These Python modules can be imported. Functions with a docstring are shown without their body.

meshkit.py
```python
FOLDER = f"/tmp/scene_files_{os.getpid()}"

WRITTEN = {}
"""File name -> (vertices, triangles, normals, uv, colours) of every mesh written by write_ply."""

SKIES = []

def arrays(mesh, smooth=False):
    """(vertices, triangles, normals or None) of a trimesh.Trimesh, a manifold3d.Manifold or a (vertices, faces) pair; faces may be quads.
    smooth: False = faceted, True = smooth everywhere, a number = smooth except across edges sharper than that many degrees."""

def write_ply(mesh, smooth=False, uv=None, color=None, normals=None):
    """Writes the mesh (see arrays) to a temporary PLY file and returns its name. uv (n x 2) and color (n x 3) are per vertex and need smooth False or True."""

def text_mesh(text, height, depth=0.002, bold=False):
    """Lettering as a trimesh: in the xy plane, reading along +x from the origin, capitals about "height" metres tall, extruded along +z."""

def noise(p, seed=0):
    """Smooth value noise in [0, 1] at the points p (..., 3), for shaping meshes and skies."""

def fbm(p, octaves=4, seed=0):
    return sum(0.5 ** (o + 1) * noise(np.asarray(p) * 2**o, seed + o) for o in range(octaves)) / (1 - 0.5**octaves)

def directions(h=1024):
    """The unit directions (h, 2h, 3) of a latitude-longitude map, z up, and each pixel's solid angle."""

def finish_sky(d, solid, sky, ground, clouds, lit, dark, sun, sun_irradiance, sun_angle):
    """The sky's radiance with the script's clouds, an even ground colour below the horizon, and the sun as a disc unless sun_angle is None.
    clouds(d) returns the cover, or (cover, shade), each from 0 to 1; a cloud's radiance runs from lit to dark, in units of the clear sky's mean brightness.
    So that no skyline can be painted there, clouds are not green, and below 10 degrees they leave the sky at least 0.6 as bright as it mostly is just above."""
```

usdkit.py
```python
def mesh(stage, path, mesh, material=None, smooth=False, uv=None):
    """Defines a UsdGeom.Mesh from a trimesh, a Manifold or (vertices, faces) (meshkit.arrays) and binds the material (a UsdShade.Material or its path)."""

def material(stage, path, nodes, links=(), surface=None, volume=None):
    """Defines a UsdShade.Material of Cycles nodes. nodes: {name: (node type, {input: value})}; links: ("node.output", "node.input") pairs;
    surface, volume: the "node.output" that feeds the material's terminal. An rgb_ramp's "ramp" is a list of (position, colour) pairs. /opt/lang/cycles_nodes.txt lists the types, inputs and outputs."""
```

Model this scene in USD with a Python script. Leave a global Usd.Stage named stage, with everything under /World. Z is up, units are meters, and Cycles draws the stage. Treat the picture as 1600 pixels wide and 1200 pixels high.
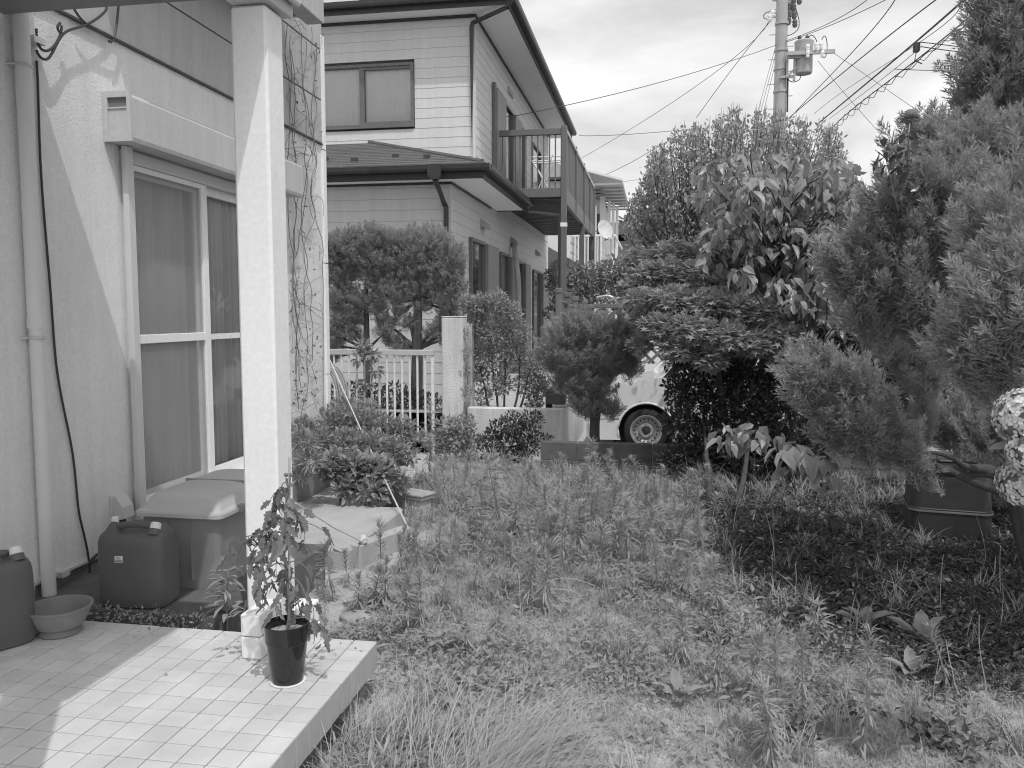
import math
import numpy as np
import trimesh
import usdkit, meshkit
from pxr import Usd, UsdGeom, UsdLux, UsdShade, Gf, Sdf, Vt

stage = Usd.Stage.CreateInMemory()
UsdGeom.SetStageUpAxis(stage, UsdGeom.Tokens.z)
UsdGeom.SetStageMetersPerUnit(stage, 1.0)
world = UsdGeom.Xform.Define(stage, '/World')
stage.SetDefaultPrim(world.GetPrim())

# ------------------------------------------------------------------ camera
FPX, EYE = 1280.0, np.array([0, 0, 1.42])
YAW, PITCH = math.radians(9.934), math.radians(4.912)          # to the left, downwards
RT = np.array([math.cos(YAW), math.sin(YAW), 0])
FW = np.array([-math.sin(YAW) * math.cos(PITCH), math.cos(YAW) * math.cos(PITCH), -math.sin(PITCH)])
UP = np.cross(RT, FW)
cam = UsdGeom.Camera.Define(stage, '/World/camera')
m4 = np.eye(4); m4[0, :3] = RT; m4[1, :3] = UP; m4[2, :3] = -FW; m4[3, :3] = EYE
cam.AddTransformOp().Set(Gf.Matrix4d(m4.tolist()))
cam.CreateHorizontalApertureAttr(36.0)
cam.CreateVerticalApertureAttr(27.0)
cam.CreateFocalLengthAttr(36.0 * FPX / 1600)
cam.CreateClippingRangeAttr((0.05, 5000))
cam.CreateExposureAttr(0.1)

# ------------------------------------------------------------------ sky and sun
SUN = np.array([0.265, -0.42, 1.0]); SUN /= np.linalg.norm(SUN)
SUN_EL, SUN_ROT = math.asin(SUN[2]), math.atan2(SUN[0], SUN[1])
dome = UsdLux.DomeLight.Define(stage, '/World/sky')
dome.GetPrim().SetCustomDataByKey('label', 'bright hazy summer sky with thin white cloud')
dome.GetPrim().SetCustomDataByKey('kind', 'structure')
dome.GetPrim().SetCustomDataByKey('category', 'sky')
skymat = usdkit.material(stage, '/World/Looks/sky_look', {
    'sky': ('sky_texture', {'sky_type': 'single_scattering', 'sun_disc': False, 'sun_elevation': SUN_EL, 'sun_rotation': SUN_ROT,
                            'aerosol_density': 2.0, 'altitude': 60.0}),
    'bw': ('rgb_to_bw', {}),
    'tc': ('texture_coordinate', {}),
    'map': ('mapping', {'scale': (1.0, 1.0, 2.6)}),
    'n': ('noise_texture', {'scale': 2.3, 'detail': 6, 'roughness': 0.55, 'distortion': 0.35}),
    'ramp': ('rgb_ramp', {'ramp': [(0.32, (0.15,) * 3), (0.58, (0.75,) * 3), (0.75, (1.0,) * 3)]}),
    'n2': ('noise_texture', {'scale': 4.1, 'detail': 5, 'roughness': 0.6}),
    'cl': ('rgb_ramp', {'ramp': [(0.3, (3.3,) * 3), (0.68, (5.5,) * 3)]}),
    'glow': ('math', {'math_type': 'multiply_add', 'value2': 1.5}),
    'mix': ('mix_color', {'blend_type': 'mix', 'use_clamp': False}),
    'bg': ('background_shader', {'strength': 0.12}),
}, [('sky.color', 'bw.color'), ('tc.generated', 'map.vector'), ('map.vector', 'n.vector'), ('map.vector', 'n2.vector'), ('n.fac', 'ramp.fac'), ('n2.fac', 'cl.fac'),
    ('ramp.color', 'mix.fac'), ('bw.val', 'mix.a'), ('bw.val', 'glow.value1'), ('cl.color', 'glow.value3'), ('glow.value', 'mix.b'), ('mix.result', 'bg.color')], surface='bg.background')
UsdShade.MaterialBindingAPI.Apply(dome.GetPrim()).Bind(skymat)
sun = UsdLux.DistantLight.Define(stage, '/World/sun')
sun.CreateNormalizeAttr(True)
sun.CreateIntensityAttr(0.5)
sun.CreateAngleAttr(0.53)
sun.CreateColorAttr(Gf.Vec3f(1.0, 0.995, 0.985))
zz = SUN; xx = np.cross([0, 0, 1.0], zz); xx /= np.linalg.norm(xx); yy = np.cross(zz, xx)
m4 = np.eye(4); m4[0, :3] = xx; m4[1, :3] = yy; m4[2, :3] = zz
sun.AddTransformOp().Set(Gf.Matrix4d(m4.tolist()))

# ------------------------------------------------------------------ helpers
RNG = np.random.default_rng(7)
USED = {}


def path_of(name, parent=None):
    base = f'{parent or "/World"}/{name}'
    n = USED.get(base, 0)
    USED[base] = n + 1
    return base if n == 0 else f'{base}_{n:03d}'


def tag(p, label=None, cat=None, group=None, kind=None):
    for k, v in (('label', label), ('category', cat), ('group', group), ('kind', kind)):
        if v:
            p.SetCustomDataByKey(k, v)
    return p


def thing(name, label=None, cat=None, loc=(0, 0, 0), rz=0.0, group=None, kind=None, parent=None):
    """An Xform at the thing's base; returns its path."""
    p = path_of(name, parent)
    x = UsdGeom.Xform.Define(stage, p)
    if any(loc):
        x.AddTranslateOp().Set(Gf.Vec3d(*map(float, loc)))
    if rz:
        x.AddRotateZOp().Set(math.degrees(rz))
    tag(x.GetPrim(), label, cat, group, kind)
    return p


def cat_mesh(parts):
    vs, fs, n = [], [], 0
    for v, f in parts:
        vs.append(np.asarray(v, float)); fs.append(np.asarray(f, int) + n); n += len(v)
    return np.vstack(vs), np.vstack(fs)


def tri(f):
    f = np.asarray(f, int)
    return f if f.shape[1] == 3 else np.vstack([f[:, [0, 1, 2]], f[:, [0, 2, 3]]])


def obj(name, mesh, mat, parent=None, smooth=False, label=None, cat=None, group=None, kind=None):
    """One Mesh prim. mesh: (v, f), a list of those, a trimesh or a Manifold."""
    if isinstance(mesh, list):
        mesh = cat_mesh(mesh)
    if isinstance(mesh, tuple):
        mesh = (mesh[0], tri(mesh[1]))
    p = path_of(name, parent)
    me = usdkit.mesh(stage, p, mesh, LOOK[mat] if isinstance(mat, str) else mat, smooth=smooth)
    tag(me.GetPrim(), label, cat, group, kind)
    return p


_bt = None


def box(x0, x1, y0, y1, z0, z1, b=0.0):
    """A box, its edges bevelled by b."""
    global _bt
    if b <= 0:
        v = np.array([[x, y, z] for x in (x0, x1) for y in (y0, y1) for z in (z0, z1)], float)
        f = np.array([[0, 1, 3, 2], [4, 6, 7, 5], [0, 4, 5, 1], [2, 3, 7, 6], [0, 2, 6, 4], [1, 5, 7, 3]])
        return v, tri(f)
    if _bt is None:
        s = []
        for sx in (-1, 1):
            for sy in (-1, 1):
                for sz in (-1, 1):
                    for k in range(3):
                        d = [0.9, 0.9, 0.9]; d[k] = 1.0
                        s.append((sx * d[0], sy * d[1], sz * d[2]))
        s = np.array(s)
        h = trimesh.convex.convex_hull(s)
        order = np.array([np.argmin(np.linalg.norm(s - v, axis=1)) for v in h.vertices])
        _bt = s, order[h.faces]
    s, f = _bt
    c, e = np.array([x0 + x1, y0 + y1, z0 + z1]) / 2, np.array([x1 - x0, y1 - y0, z1 - z0]) / 2
    v = np.where(np.abs(s) > 0.95, np.sign(s) * e, np.sign(s) * (e - b)) + c
    return v, f


def rot(mesh, a, axis='z', about=(0, 0, 0)):
    v, f = mesh
    c, s = math.cos(a), math.sin(a)
    R = {'z': [[c, -s, 0], [s, c, 0], [0, 0, 1]], 'x': [[1, 0, 0], [0, c, -s], [0, s, c]], 'y': [[c, 0, s], [0, 1, 0], [-s, 0, c]]}[axis]
    return (np.asarray(v) - about) @ np.array(R).T + about, f


def move(mesh, d):
    return np.asarray(mesh[0]) + np.asarray(d, float), mesh[1]


def tube(points, r, sides=6, caps=True):
    p = np.asarray(points, float)
    r = np.broadcast_to(np.asarray(r, float), (len(p),))
    t = np.gradient(p, axis=0)
    t /= np.linalg.norm(t, axis=1, keepdims=True) + 1e-12
    ref = np.array([0, 0, 1.0]) if abs(t[:, 2]).mean() < 0.8 else np.array([1.0, 0, 0])
    a = np.cross(t, ref); a /= np.linalg.norm(a, axis=1, keepdims=True) + 1e-12
    b = np.cross(t, a)
    g = np.arange(sides) * 2 * np.pi / sides
    v = (p[:, None] + r[:, None, None] * (np.cos(g)[None, :, None] * a[:, None] + np.sin(g)[None, :, None] * b[:, None])).reshape(-1, 3)
    i, j = np.meshgrid(np.arange(len(p) - 1), np.arange(sides), indexing='ij')
    q = np.stack([i * sides + j, i * sides + (j + 1) % sides, (i + 1) * sides + (j + 1) % sides, (i + 1) * sides + j], -1).reshape(-1, 4)
    f = np.vstack([q[:, [0, 2, 1]], q[:, [0, 3, 2]]])
    if caps:
        n = len(v)
        v = np.vstack([v, p[0], p[-1]])
        k = np.arange(sides); e = (len(p) - 1) * sides
        f = np.vstack([f, np.stack([np.full(sides, n), k, (k + 1) % sides], 1), np.stack([np.full(sides, n + 1), e + (k + 1) % sides, e + k], 1)])
    return v, f


def lathe(profile, n=24, loc=(0, 0, 0)):
    pr = np.asarray(profile, float)
    g = np.arange(n) * 2 * np.pi / n
    v = np.stack([pr[:, None, 0] * np.cos(g), pr[:, None, 0] * np.sin(g), np.repeat(pr[:, 1:2], n, 1)], -1).reshape(-1, 3) + np.asarray(loc, float)
    i, j = np.meshgrid(np.arange(len(pr) - 1), np.arange(n), indexing='ij')
    q = np.stack([i * n + j, i * n + (j + 1) % n, (i + 1) * n + (j + 1) % n, (i + 1) * n + j], -1).reshape(-1, 4)
    return v, tri(q)


def prism(poly, a, b, axis='y'):
    """A convex or simple outline (list of 2-D points) extruded from a to b along an axis."""
    from shapely.geometry import Polygon
    P = Polygon(poly)
    m = trimesh.creation.extrude_polygon(P, b - a, engine='earcut')
    v, f = np.array(m.vertices), np.array(m.faces)
    u, w, h = v[:, 0], v[:, 1], v[:, 2] + a
    if axis == 'y':
        return np.stack([u, h, w], 1), f[:, ::-1]
    if axis == 'x':
        return np.stack([h, u, w], 1), f
    return np.stack([u, w, h], 1), f


def rounded(poly, r, n=3):
    from shapely.geometry import Polygon
    g = Polygon(poly).buffer(-r, join_style=2).buffer(r, quad_segs=n)
    return list(g.exterior.coords)[:-1]


def loft(rings, close=True):
    """Rings of equal point counts joined; ends capped with fans."""
    R = np.asarray(rings, float); k, n = R.shape[:2]
    v = R.reshape(-1, 3)
    i, j = np.meshgrid(np.arange(k - 1), np.arange(n), indexing='ij')
    q = np.stack([i * n + j, i * n + (j + 1) % n, (i + 1) * n + (j + 1) % n, (i + 1) * n + j], -1).reshape(-1, 4)
    f = tri(q)
    if close:
        m = len(v); v = np.vstack([v, R[0].mean(0), R[-1].mean(0)]); a = np.arange(n); e = (k - 1) * n
        f = np.vstack([f, np.stack([np.full(n, m), (a + 1) % n, a], 1), np.stack([np.full(n, m + 1), e + a, e + (a + 1) % n], 1)])
    return v, f


def ray(px, py):
    return RT * (px - 800) / FPX + UP * (600 - py) / FPX + FW


def at(px, py, y):
    """Where the line of sight through a point of the photograph crosses the plane at distance y."""
    v = ray(px, py); return EYE + v * y / v[1]


def onz(px, py, z):
    v = ray(px, py); return EYE + v * (z - EYE[2]) / v[2]


def unit(v):
    return v / (np.linalg.norm(v, axis=-1, keepdims=True) + 1e-12)


def stamp(template, P, D, N, S):
    """Copies of a template (v, f): its x runs along D, its z along N, scaled by S."""
    tv, tf = template
    P, D, N = np.asarray(P, float), unit(np.asarray(D, float)), np.asarray(N, float)
    Y = unit(np.cross(N, D)); Z = np.cross(D, Y)
    S = np.asarray(S, float)
    S = np.broadcast_to(S[:, None] if S.ndim == 1 else S, (len(P), 3)) if S.ndim else np.full((len(P), 3), float(S))
    L = tv[None] * S[:, None, :]
    V = P[:, None] + L[..., 0:1] * D[:, None] + L[..., 1:2] * Y[:, None] + L[..., 2:3] * Z[:, None]
    F = (tf[None] + (np.arange(len(P)) * len(tv))[:, None, None]).reshape(-1, 3)
    return V.reshape(-1, 3), F


def rnd_dir(n, rng):
    return unit(rng.normal(size=(n, 3)))


# ------------------------------------------------------------------ materials (the photograph is monochrome: all greys)
LOOK = {}


def g3(v):
    return (v, v, v)


def plain(name, lo, hi=None, rough=0.6, scale=6.0, spec=0.4, bump=0.0, bscale=60.0, bdist=0.01, metallic=0.0, coat=0.0, detail=5, stretch=(1, 1, 1), per=None):
    """A grey whose tone wanders between lo and hi with noise, with an optional fine relief."""
    hi = lo * 1.12 if hi is None else hi
    nodes = {'g': ('geometry', {}), 'mp': ('mapping', {'scale': stretch}),
             'n': ('noise_texture', {'scale': scale, 'detail': detail, 'roughness': 0.6}),
             'r': ('rgb_ramp', {'ramp': [(0.28, g3(lo)), (0.72, g3(hi))]}),
             'p': ('principled_bsdf', {'roughness': rough, 'specular_ior_level': spec, 'metallic': metallic, 'coat_weight': coat})}
    links = [('g.position', 'mp.vector'), ('mp.vector', 'n.vector'), ('n.fac', 'r.fac'), ('r.color', 'p.base_color')]
    if per:
        nodes['oi'] = ('object_info', {}); nodes['pm'] = ('map_range', {'from_min': 0.0, 'from_max': 1.0, 'to_min': 1 - per, 'to_max': 1 + per})
        nodes['mul'] = ('mix_color', {'blend_type': 'multiply', 'fac': 1.0, 'use_clamp': False})
        links = [x for x in links if x[1] != 'p.base_color'] + [('oi.random', 'pm.value'), ('r.color', 'mul.a'), ('pm.result', 'mul.b'), ('mul.result', 'p.base_color')]
    if bump:
        nodes['bn'] = ('noise_texture', {'scale': bscale, 'detail': 4, 'roughness': 0.6})
        nodes['b'] = ('bump', {'strength': bump, 'distance': bdist})
        links += [('mp.vector', 'bn.vector'), ('bn.fac', 'b.height'), ('b.normal', 'p.normal')]
    LOOK[name] = usdkit.material(stage, '/World/Looks/' + name, nodes, links, surface='p.BSDF')


def weathered(name, lo, hi, stain, rough=0.85, bump=0.5, bscale=90, bdist=0.006, fine=40.0):
    """A pale surface with rain streaks and blotches of dirt."""
    LOOK[name] = usdkit.material(stage, '/World/Looks/' + name, {
        'g': ('geometry', {}), 'st': ('mapping', {'scale': (5.0, 5.0, 0.35)}), 'sn': ('noise_texture', {'scale': 2.2, 'detail': 6, 'roughness': 0.65}),
        'sr': ('rgb_ramp', {'ramp': [(0.40, g3(1.0)), (0.78, g3(stain))]}),
        'bn': ('noise_texture', {'scale': 2.0, 'detail': 8, 'roughness': 0.65}), 'br': ('rgb_ramp', {'ramp': [(0.3, g3(lo)), (0.7, g3(hi))]}),
        'fn': ('noise_texture', {'scale': fine, 'detail': 3}), 'fr': ('rgb_ramp', {'ramp': [(0.3, g3(0.94)), (0.7, g3(1.03))]}),
        'm1': ('mix_color', {'blend_type': 'multiply', 'fac': 1.0, 'use_clamp': False}), 'm2': ('mix_color', {'blend_type': 'multiply', 'fac': 1.0, 'use_clamp': False}),
        'bp': ('noise_texture', {'scale': bscale, 'detail': 4, 'roughness': 0.6}), 'b': ('bump', {'strength': bump, 'distance': bdist}),
        'p': ('principled_bsdf', {'roughness': rough, 'specular_ior_level': 0.25})},
        [('g.position', 'st.vector'), ('st.vector', 'sn.vector'), ('sn.fac', 'sr.fac'), ('g.position', 'bn.vector'), ('bn.fac', 'br.fac'), ('g.position', 'fn.vector'), ('fn.fac', 'fr.fac'),
         ('br.color', 'm1.a'), ('sr.color', 'm1.b'), ('m1.result', 'm2.a'), ('fr.color', 'm2.b'), ('m2.result', 'p.base_color'), ('g.position', 'bp.vector'), ('bp.fac', 'b.height'), ('b.normal', 'p.normal')], surface='p.BSDF')


def leafy(name, lo, hi, rough=0.45, trans=0.3, spec=0.35, scale=1.2):
    """Leaves: a tone for each leaf, wandering through the crown, some light coming through."""
    LOOK[name] = usdkit.material(stage, '/World/Looks/' + name, {
        'g': ('geometry', {}), 'n': ('noise_texture', {'scale': scale, 'detail': 3}),
        'mx': ('mix_float', {'fac': 0.45, 'use_clamp': True}),
        'r': ('rgb_ramp', {'ramp': [(0.12, g3(lo)), (0.85, g3(hi))]}),
        'p': ('principled_bsdf', {'roughness': rough, 'specular_ior_level': spec}),
        't': ('translucent_bsdf', {}), 'm': ('mix_closure', {'fac': trans})},
        [('g.position', 'n.vector'), ('g.random_per_island', 'mx.a'), ('n.fac', 'mx.b'), ('mx.result', 'r.fac'), ('r.color', 'p.base_color'), ('r.color', 't.color'),
         ('p.BSDF', 'm.closure1'), ('t.BSDF', 'm.closure2')], surface='m.closure')


def pane(name, tint=0.75, ior=1.5, rough=0.0):
    LOOK[name] = usdkit.material(stage, '/World/Looks/' + name, {
        'f': ('fresnel', {'IOR': ior}), 't': ('transparent_bsdf', {'color': g3(tint)}), 'gl': ('glossy_bsdf', {'color': g3(0.95), 'roughness': rough}),
        'm': ('mix_closure', {})}, [('f.fac', 'm.fac'), ('t.BSDF', 'm.closure1'), ('gl.BSDF', 'm.closure2')], surface='m.closure')


weathered('stucco', 0.73, 0.80, 0.9, rough=0.9, bump=1.0)
weathered('stucco_white', 0.60, 0.72, 0.72, rough=0.9, bump=1.0, bscale=60, bdist=0.01)
weathered('house_siding', 0.44, 0.49, 0.84, rough=0.7, bump=0.15, bscale=200, bdist=0.002)
plain('house_base', 0.24, 0.32, rough=0.9, scale=5, bump=0.3, bscale=80, bdist=0.004)
weathered('white_paint', 0.79, 0.83, 0.95, rough=0.5, bump=0.03, bscale=120, bdist=0.002)
plain('grey_paint', 0.48, 0.52, rough=0.5, scale=2)
weathered('shutter_box', 0.50, 0.55, 0.86, rough=0.5, bump=0.05)
plain('frame_alu', 0.55, 0.6, rough=0.4, scale=2)
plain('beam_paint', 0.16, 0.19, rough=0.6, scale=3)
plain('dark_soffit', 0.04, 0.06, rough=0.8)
plain('pipe', 0.62, 0.66, rough=0.45, scale=3)
plain('cable', 0.04, 0.05, rough=0.5)
plain('tile', 0.43, 0.58, rough=0.8, spec=0.2, scale=3.5, per=0.07, bump=0.25, bscale=240, bdist=0.0015, detail=8)
plain('grout', 0.14, 0.32, rough=0.9, scale=8)
plain('tile_side', 0.34, 0.4, rough=0.6, scale=9, per=0.03)
plain('concrete', 0.34, 0.45, rough=0.92, scale=4, bump=0.5, bscale=70, bdist=0.006)
plain('concrete_dark', 0.08, 0.15, rough=0.92, scale=5, bump=0.5, bscale=60, bdist=0.008)  # lowered to put the tree shade on the block wall into its tone
plain('asphalt', 0.36, 0.44, rough=0.95, scale=3, bump=0.4, bscale=120, bdist=0.004)
plain('soil', 0.34, 0.55, rough=0.95, scale=14, bump=0.8, bscale=80, bdist=0.02, detail=8)
plain('far_land', 0.07, 0.14, rough=0.95, scale=0.3)
plain('can_plastic', 0.085, 0.105, rough=0.42, scale=4, spec=0.35)
plain('can_cap', 0.62, 0.68, rough=0.5)
plain('label_paper', 0.6, 0.65, rough=0.5)
plain('label_dark', 0.2, 0.24, rough=0.5)
plain('bin_body', 0.22, 0.27, rough=0.55, scale=3)
plain('bin_lid', 0.42, 0.48, rough=0.6, scale=3, bump=0.15, bscale=150, bdist=0.003)
plain('basin', 0.15, 0.2, rough=0.5, scale=4)
plain('pot_black', 0.012, 0.016, rough=0.12, spec=0.6)
plain('compost_black', 0.025, 0.04, rough=0.45)
plain('brick_white', 0.66, 0.74, rough=0.8, scale=10, bump=0.3, bscale=120, bdist=0.003)
plain('rope', 0.5, 0.6, rough=0.8)
plain('bamboo', 0.35, 0.45, rough=0.6)
plain('bark', 0.05, 0.11, rough=0.95, scale=20, bump=1.0, bscale=50, bdist=0.02, stretch=(1, 1, 0.25))
plain('bark_pale', 0.16, 0.26, rough=0.9, scale=20, bump=0.6, bscale=50, bdist=0.01, stretch=(1, 1, 0.3))
plain('dry_stem', 0.10, 0.2, rough=0.8)
plain('fence_white', 0.6, 0.78, rough=0.6, scale=18)
plain('fence_rail', 0.40, 0.5, rough=0.6, scale=8)
plain('hose', 0.3, 0.34, rough=0.35)
weathered('siding', 0.60, 0.64, 0.9, rough=0.65, bump=0.1, bscale=160, bdist=0.003)
plain('dark_trim', 0.045, 0.06, rough=0.5)
plain('soffit', 0.86, 0.88, rough=0.7)
plain('roof_slate', 0.09, 0.13, rough=0.6, scale=5, per=0.08)
plain('gutter', 0.03, 0.045, rough=0.4)
plain('bronze', 0.12, 0.15, rough=0.45)
plain('bronze_pale', 0.19, 0.22, rough=0.5)
plain('shutter_slat', 0.22, 0.26, rough=0.5)
plain('curtain', 0.72, 0.8, rough=0.9, scale=2)
plain('curtain_white', 0.78, 0.85, rough=0.9, scale=2)
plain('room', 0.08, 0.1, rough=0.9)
plain('deck_sheet', 0.055, 0.07, rough=0.35, metallic=0.0)
plain('panel_grey', 0.125, 0.14, rough=0.5)
plain('duct', 0.42, 0.46, rough=0.5)
plain('steel', 0.5, 0.6, rough=0.3, metallic=0.9)
plain('wood_grey', 0.11, 0.17, rough=0.85, scale=8, stretch=(1, 1, 0.2), bump=0.3, bscale=40, bdist=0.004)
plain('far_white', 0.62, 0.7, rough=0.8)
plain('far_grey', 0.3, 0.36, rough=0.8)
plain('far_dark', 0.09, 0.13, rough=0.7)
plain('car_white', 0.74, 0.78, rough=0.25, spec=0.5, coat=0.6)
plain('tyre', 0.03, 0.04, rough=0.85, bump=0.2, bscale=80, bdist=0.004)
plain('wheel_steel', 0.42, 0.48, rough=0.4, metallic=0.3)
plain('black_rubber', 0.015, 0.02, rough=0.6)
plain('pole_concrete', 0.34, 0.42, rough=0.9, scale=3)
plain('pole_steel', 0.36, 0.42, rough=0.5)
plain('transformer', 0.33, 0.38, rough=0.5)
plain('insulator', 0.75, 0.8, rough=0.2, spec=0.6)
plain('wire', 0.05, 0.06, rough=0.6)
plain('petal', 0.5, 0.62, rough=0.7)
plain('rose_petal', 0.38, 0.5, rough=0.6)
plain('stone', 0.26, 0.4, rough=0.9, scale=12, bump=0.5, bscale=60, bdist=0.006)
plain('tomato', 0.12, 0.16, rough=0.25, spec=0.5)
pane('glass', 0.95)
pane('glass_house', 0.93, 1.5)
pane('car_glass', 0.35, 1.6)
leafy('leaf_juniper', 0.32, 0.62, rough=0.6, trans=0.28)
leafy('leaf_hedge', 0.28, 0.54, rough=0.55, trans=0.25)
leafy('leaf_dogwood', 0.28, 0.45, rough=0.38, trans=0.3, spec=0.45)
leafy('leaf_maple', 0.28, 0.52, rough=0.45, trans=0.3)
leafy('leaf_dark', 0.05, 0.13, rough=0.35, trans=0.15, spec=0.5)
leafy('leaf_upright', 0.28, 0.52, rough=0.35, trans=0.2, spec=0.5)
leafy('leaf_shrub', 0.26, 0.44, rough=0.45, trans=0.25)
leafy('leaf_weed', 0.32, 0.52, rough=0.5, trans=0.3)
leafy('leaf_herb', 0.28, 0.46, rough=0.5, trans=0.28)
leafy('leaf_tomato', 0.17, 0.31, rough=0.5, trans=0.22)
leafy('leaf_rose', 0.07, 0.15, rough=0.3, trans=0.2, spec=0.5)
leafy('leaf_hosta', 0.3, 0.42, rough=0.45, trans=0.3)
leafy('herb_shade_tone', 0.05, 0.11, rough=0.5, trans=0.2)  # dark groundcover whose tone also stands in for shade on the ground
leafy('grass_green', 0.32, 0.52, rough=0.55, trans=0.3)
leafy('grass_dry', 0.42, 0.62, rough=0.7, trans=0.25)
leafy('leaf_far', 0.14, 0.25, rough=0.6, trans=0.2)
# ================================================================== SETTING: ground
GZ = -0.25


def ground_z(x, y):
    return GZ + 0.055 * (meshkit.fbm(np.stack([x * 1.3, y * 1.3, 0 * x], -1), 4, 3) - 0.5) + 0.012 * (meshkit.noise(np.stack([x * 9, y * 9, 0 * x], -1), 5) - 0.5)


def sheet(x0, x1, y0, y1, nx, ny, fn):
    X, Y = np.meshgrid(np.linspace(x0, x1, nx), np.linspace(y0, y1, ny), indexing='ij')
    Z = fn(X, Y)
    v = np.stack([X, Y, Z], -1).reshape(-1, 3)
    i, j = np.meshgrid(np.arange(nx - 1), np.arange(ny - 1), indexing='ij')
    q = np.stack([i * ny + j, (i + 1) * ny + j, (i + 1) * ny + j + 1, i * ny + j + 1], -1).reshape(-1, 4)
    return v, tri(q)


obj('ground', sheet(-3.1, 9.0, -4.0, 8.66, 240, 250, ground_z), 'soil', smooth=True, label='mossy overgrown garden soil between the house and the trees', kind='structure')
obj('land', (np.array([[-400, -200, -0.55], [400, -200, -0.55], [400, 900, -0.55], [-400, 900, -0.55]]), np.array([[0, 1, 2, 3]])), 'far_land',
    label='wide ground of the neighbourhood', kind='structure')
obj('driveway', box(-1.12, 4.6, 8.74, 60, -0.6, -0.33), 'asphalt', label='pale paved driveway behind the low block wall', kind='structure')
obj('neighbour_yard', sheet(-12, -1.16, 9.35, 26, 60, 60, lambda x, y: 0.2 + 0.06 * meshkit.noise(np.stack([x, y, 0 * x], -1))), 'soil', smooth=True,
    label='raised planted yard in front of the neighbouring house', kind='structure')
obj('side_yard', sheet(-12, -1.2, 7.45, 9.42, 40, 20, lambda x, y: GZ + 0.02 * meshkit.noise(np.stack([x * 3, y * 3, 0 * x], -1))), 'soil', smooth=True,
    label='strip of soil behind the house wall and under the fence', kind='structure')


def quadx(x, y0, y1, z0, z1):
    return np.array([[x, y0, z0], [x, y1, z0], [x, y1, z1], [x, y0, z1]]), np.array([[0, 1, 2, 3]])


def quady(y, x0, x1, z0, z1):
    return np.array([[x0, y, z0], [x1, y, z0], [x1, y, z1], [x0, y, z1]]), np.array([[0, 1, 2, 3]])


# ================================================================== terrace of small square tiles
tr = thing('terrace', 'tiled terrace with a raised edge beside the house', None, kind='structure')
XE, YB, PIT = -1.175, 3.297, 0.103
obj('slab', [box(-3.098, XE - 0.011, 0.2, YB - 0.006, -0.112, -0.006)], 'grout', tr)
obj('footing', box(-3.098, XE - 0.17, 0.2, YB - 0.12, -0.5, -0.113), 'concrete_dark', tr)
rg = np.random.default_rng(11)
for i in range(19):
    for j in range(12):
        x1, y1 = XE - i * PIT, YB - j * PIT
        if x1 - PIT < -3.1:
            continue
        j1, j2 = rg.normal(0, 0.0007, 2)
        v, f = box(x1 - PIT + 0.0045, x1, y1 - PIT + 0.0045, y1, -0.008, 0.0, 0.0018)
        v = v + np.array([0, 0, rg.normal(0, 0.0005)]) + np.stack([0 * v[:, 0], 0 * v[:, 0], (v[:, 0] - x1) * j1 * 3 + (v[:, 1] - y1) * j2 * 3], 1)
        obj('tile', (v, f), 'tile', tr)
far = []
for i in range(19):
    for j in range(12, 30):
        x1, y1 = XE - i * PIT, YB - j * PIT
        if x1 - PIT > -3.1:
            far.append(box(x1 - PIT + 0.0045, x1, y1 - PIT + 0.0045, y1, -0.008, 0.0, 0.0018))
obj('tile_field', far, 'tile', tr, kind='stuff')
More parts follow.
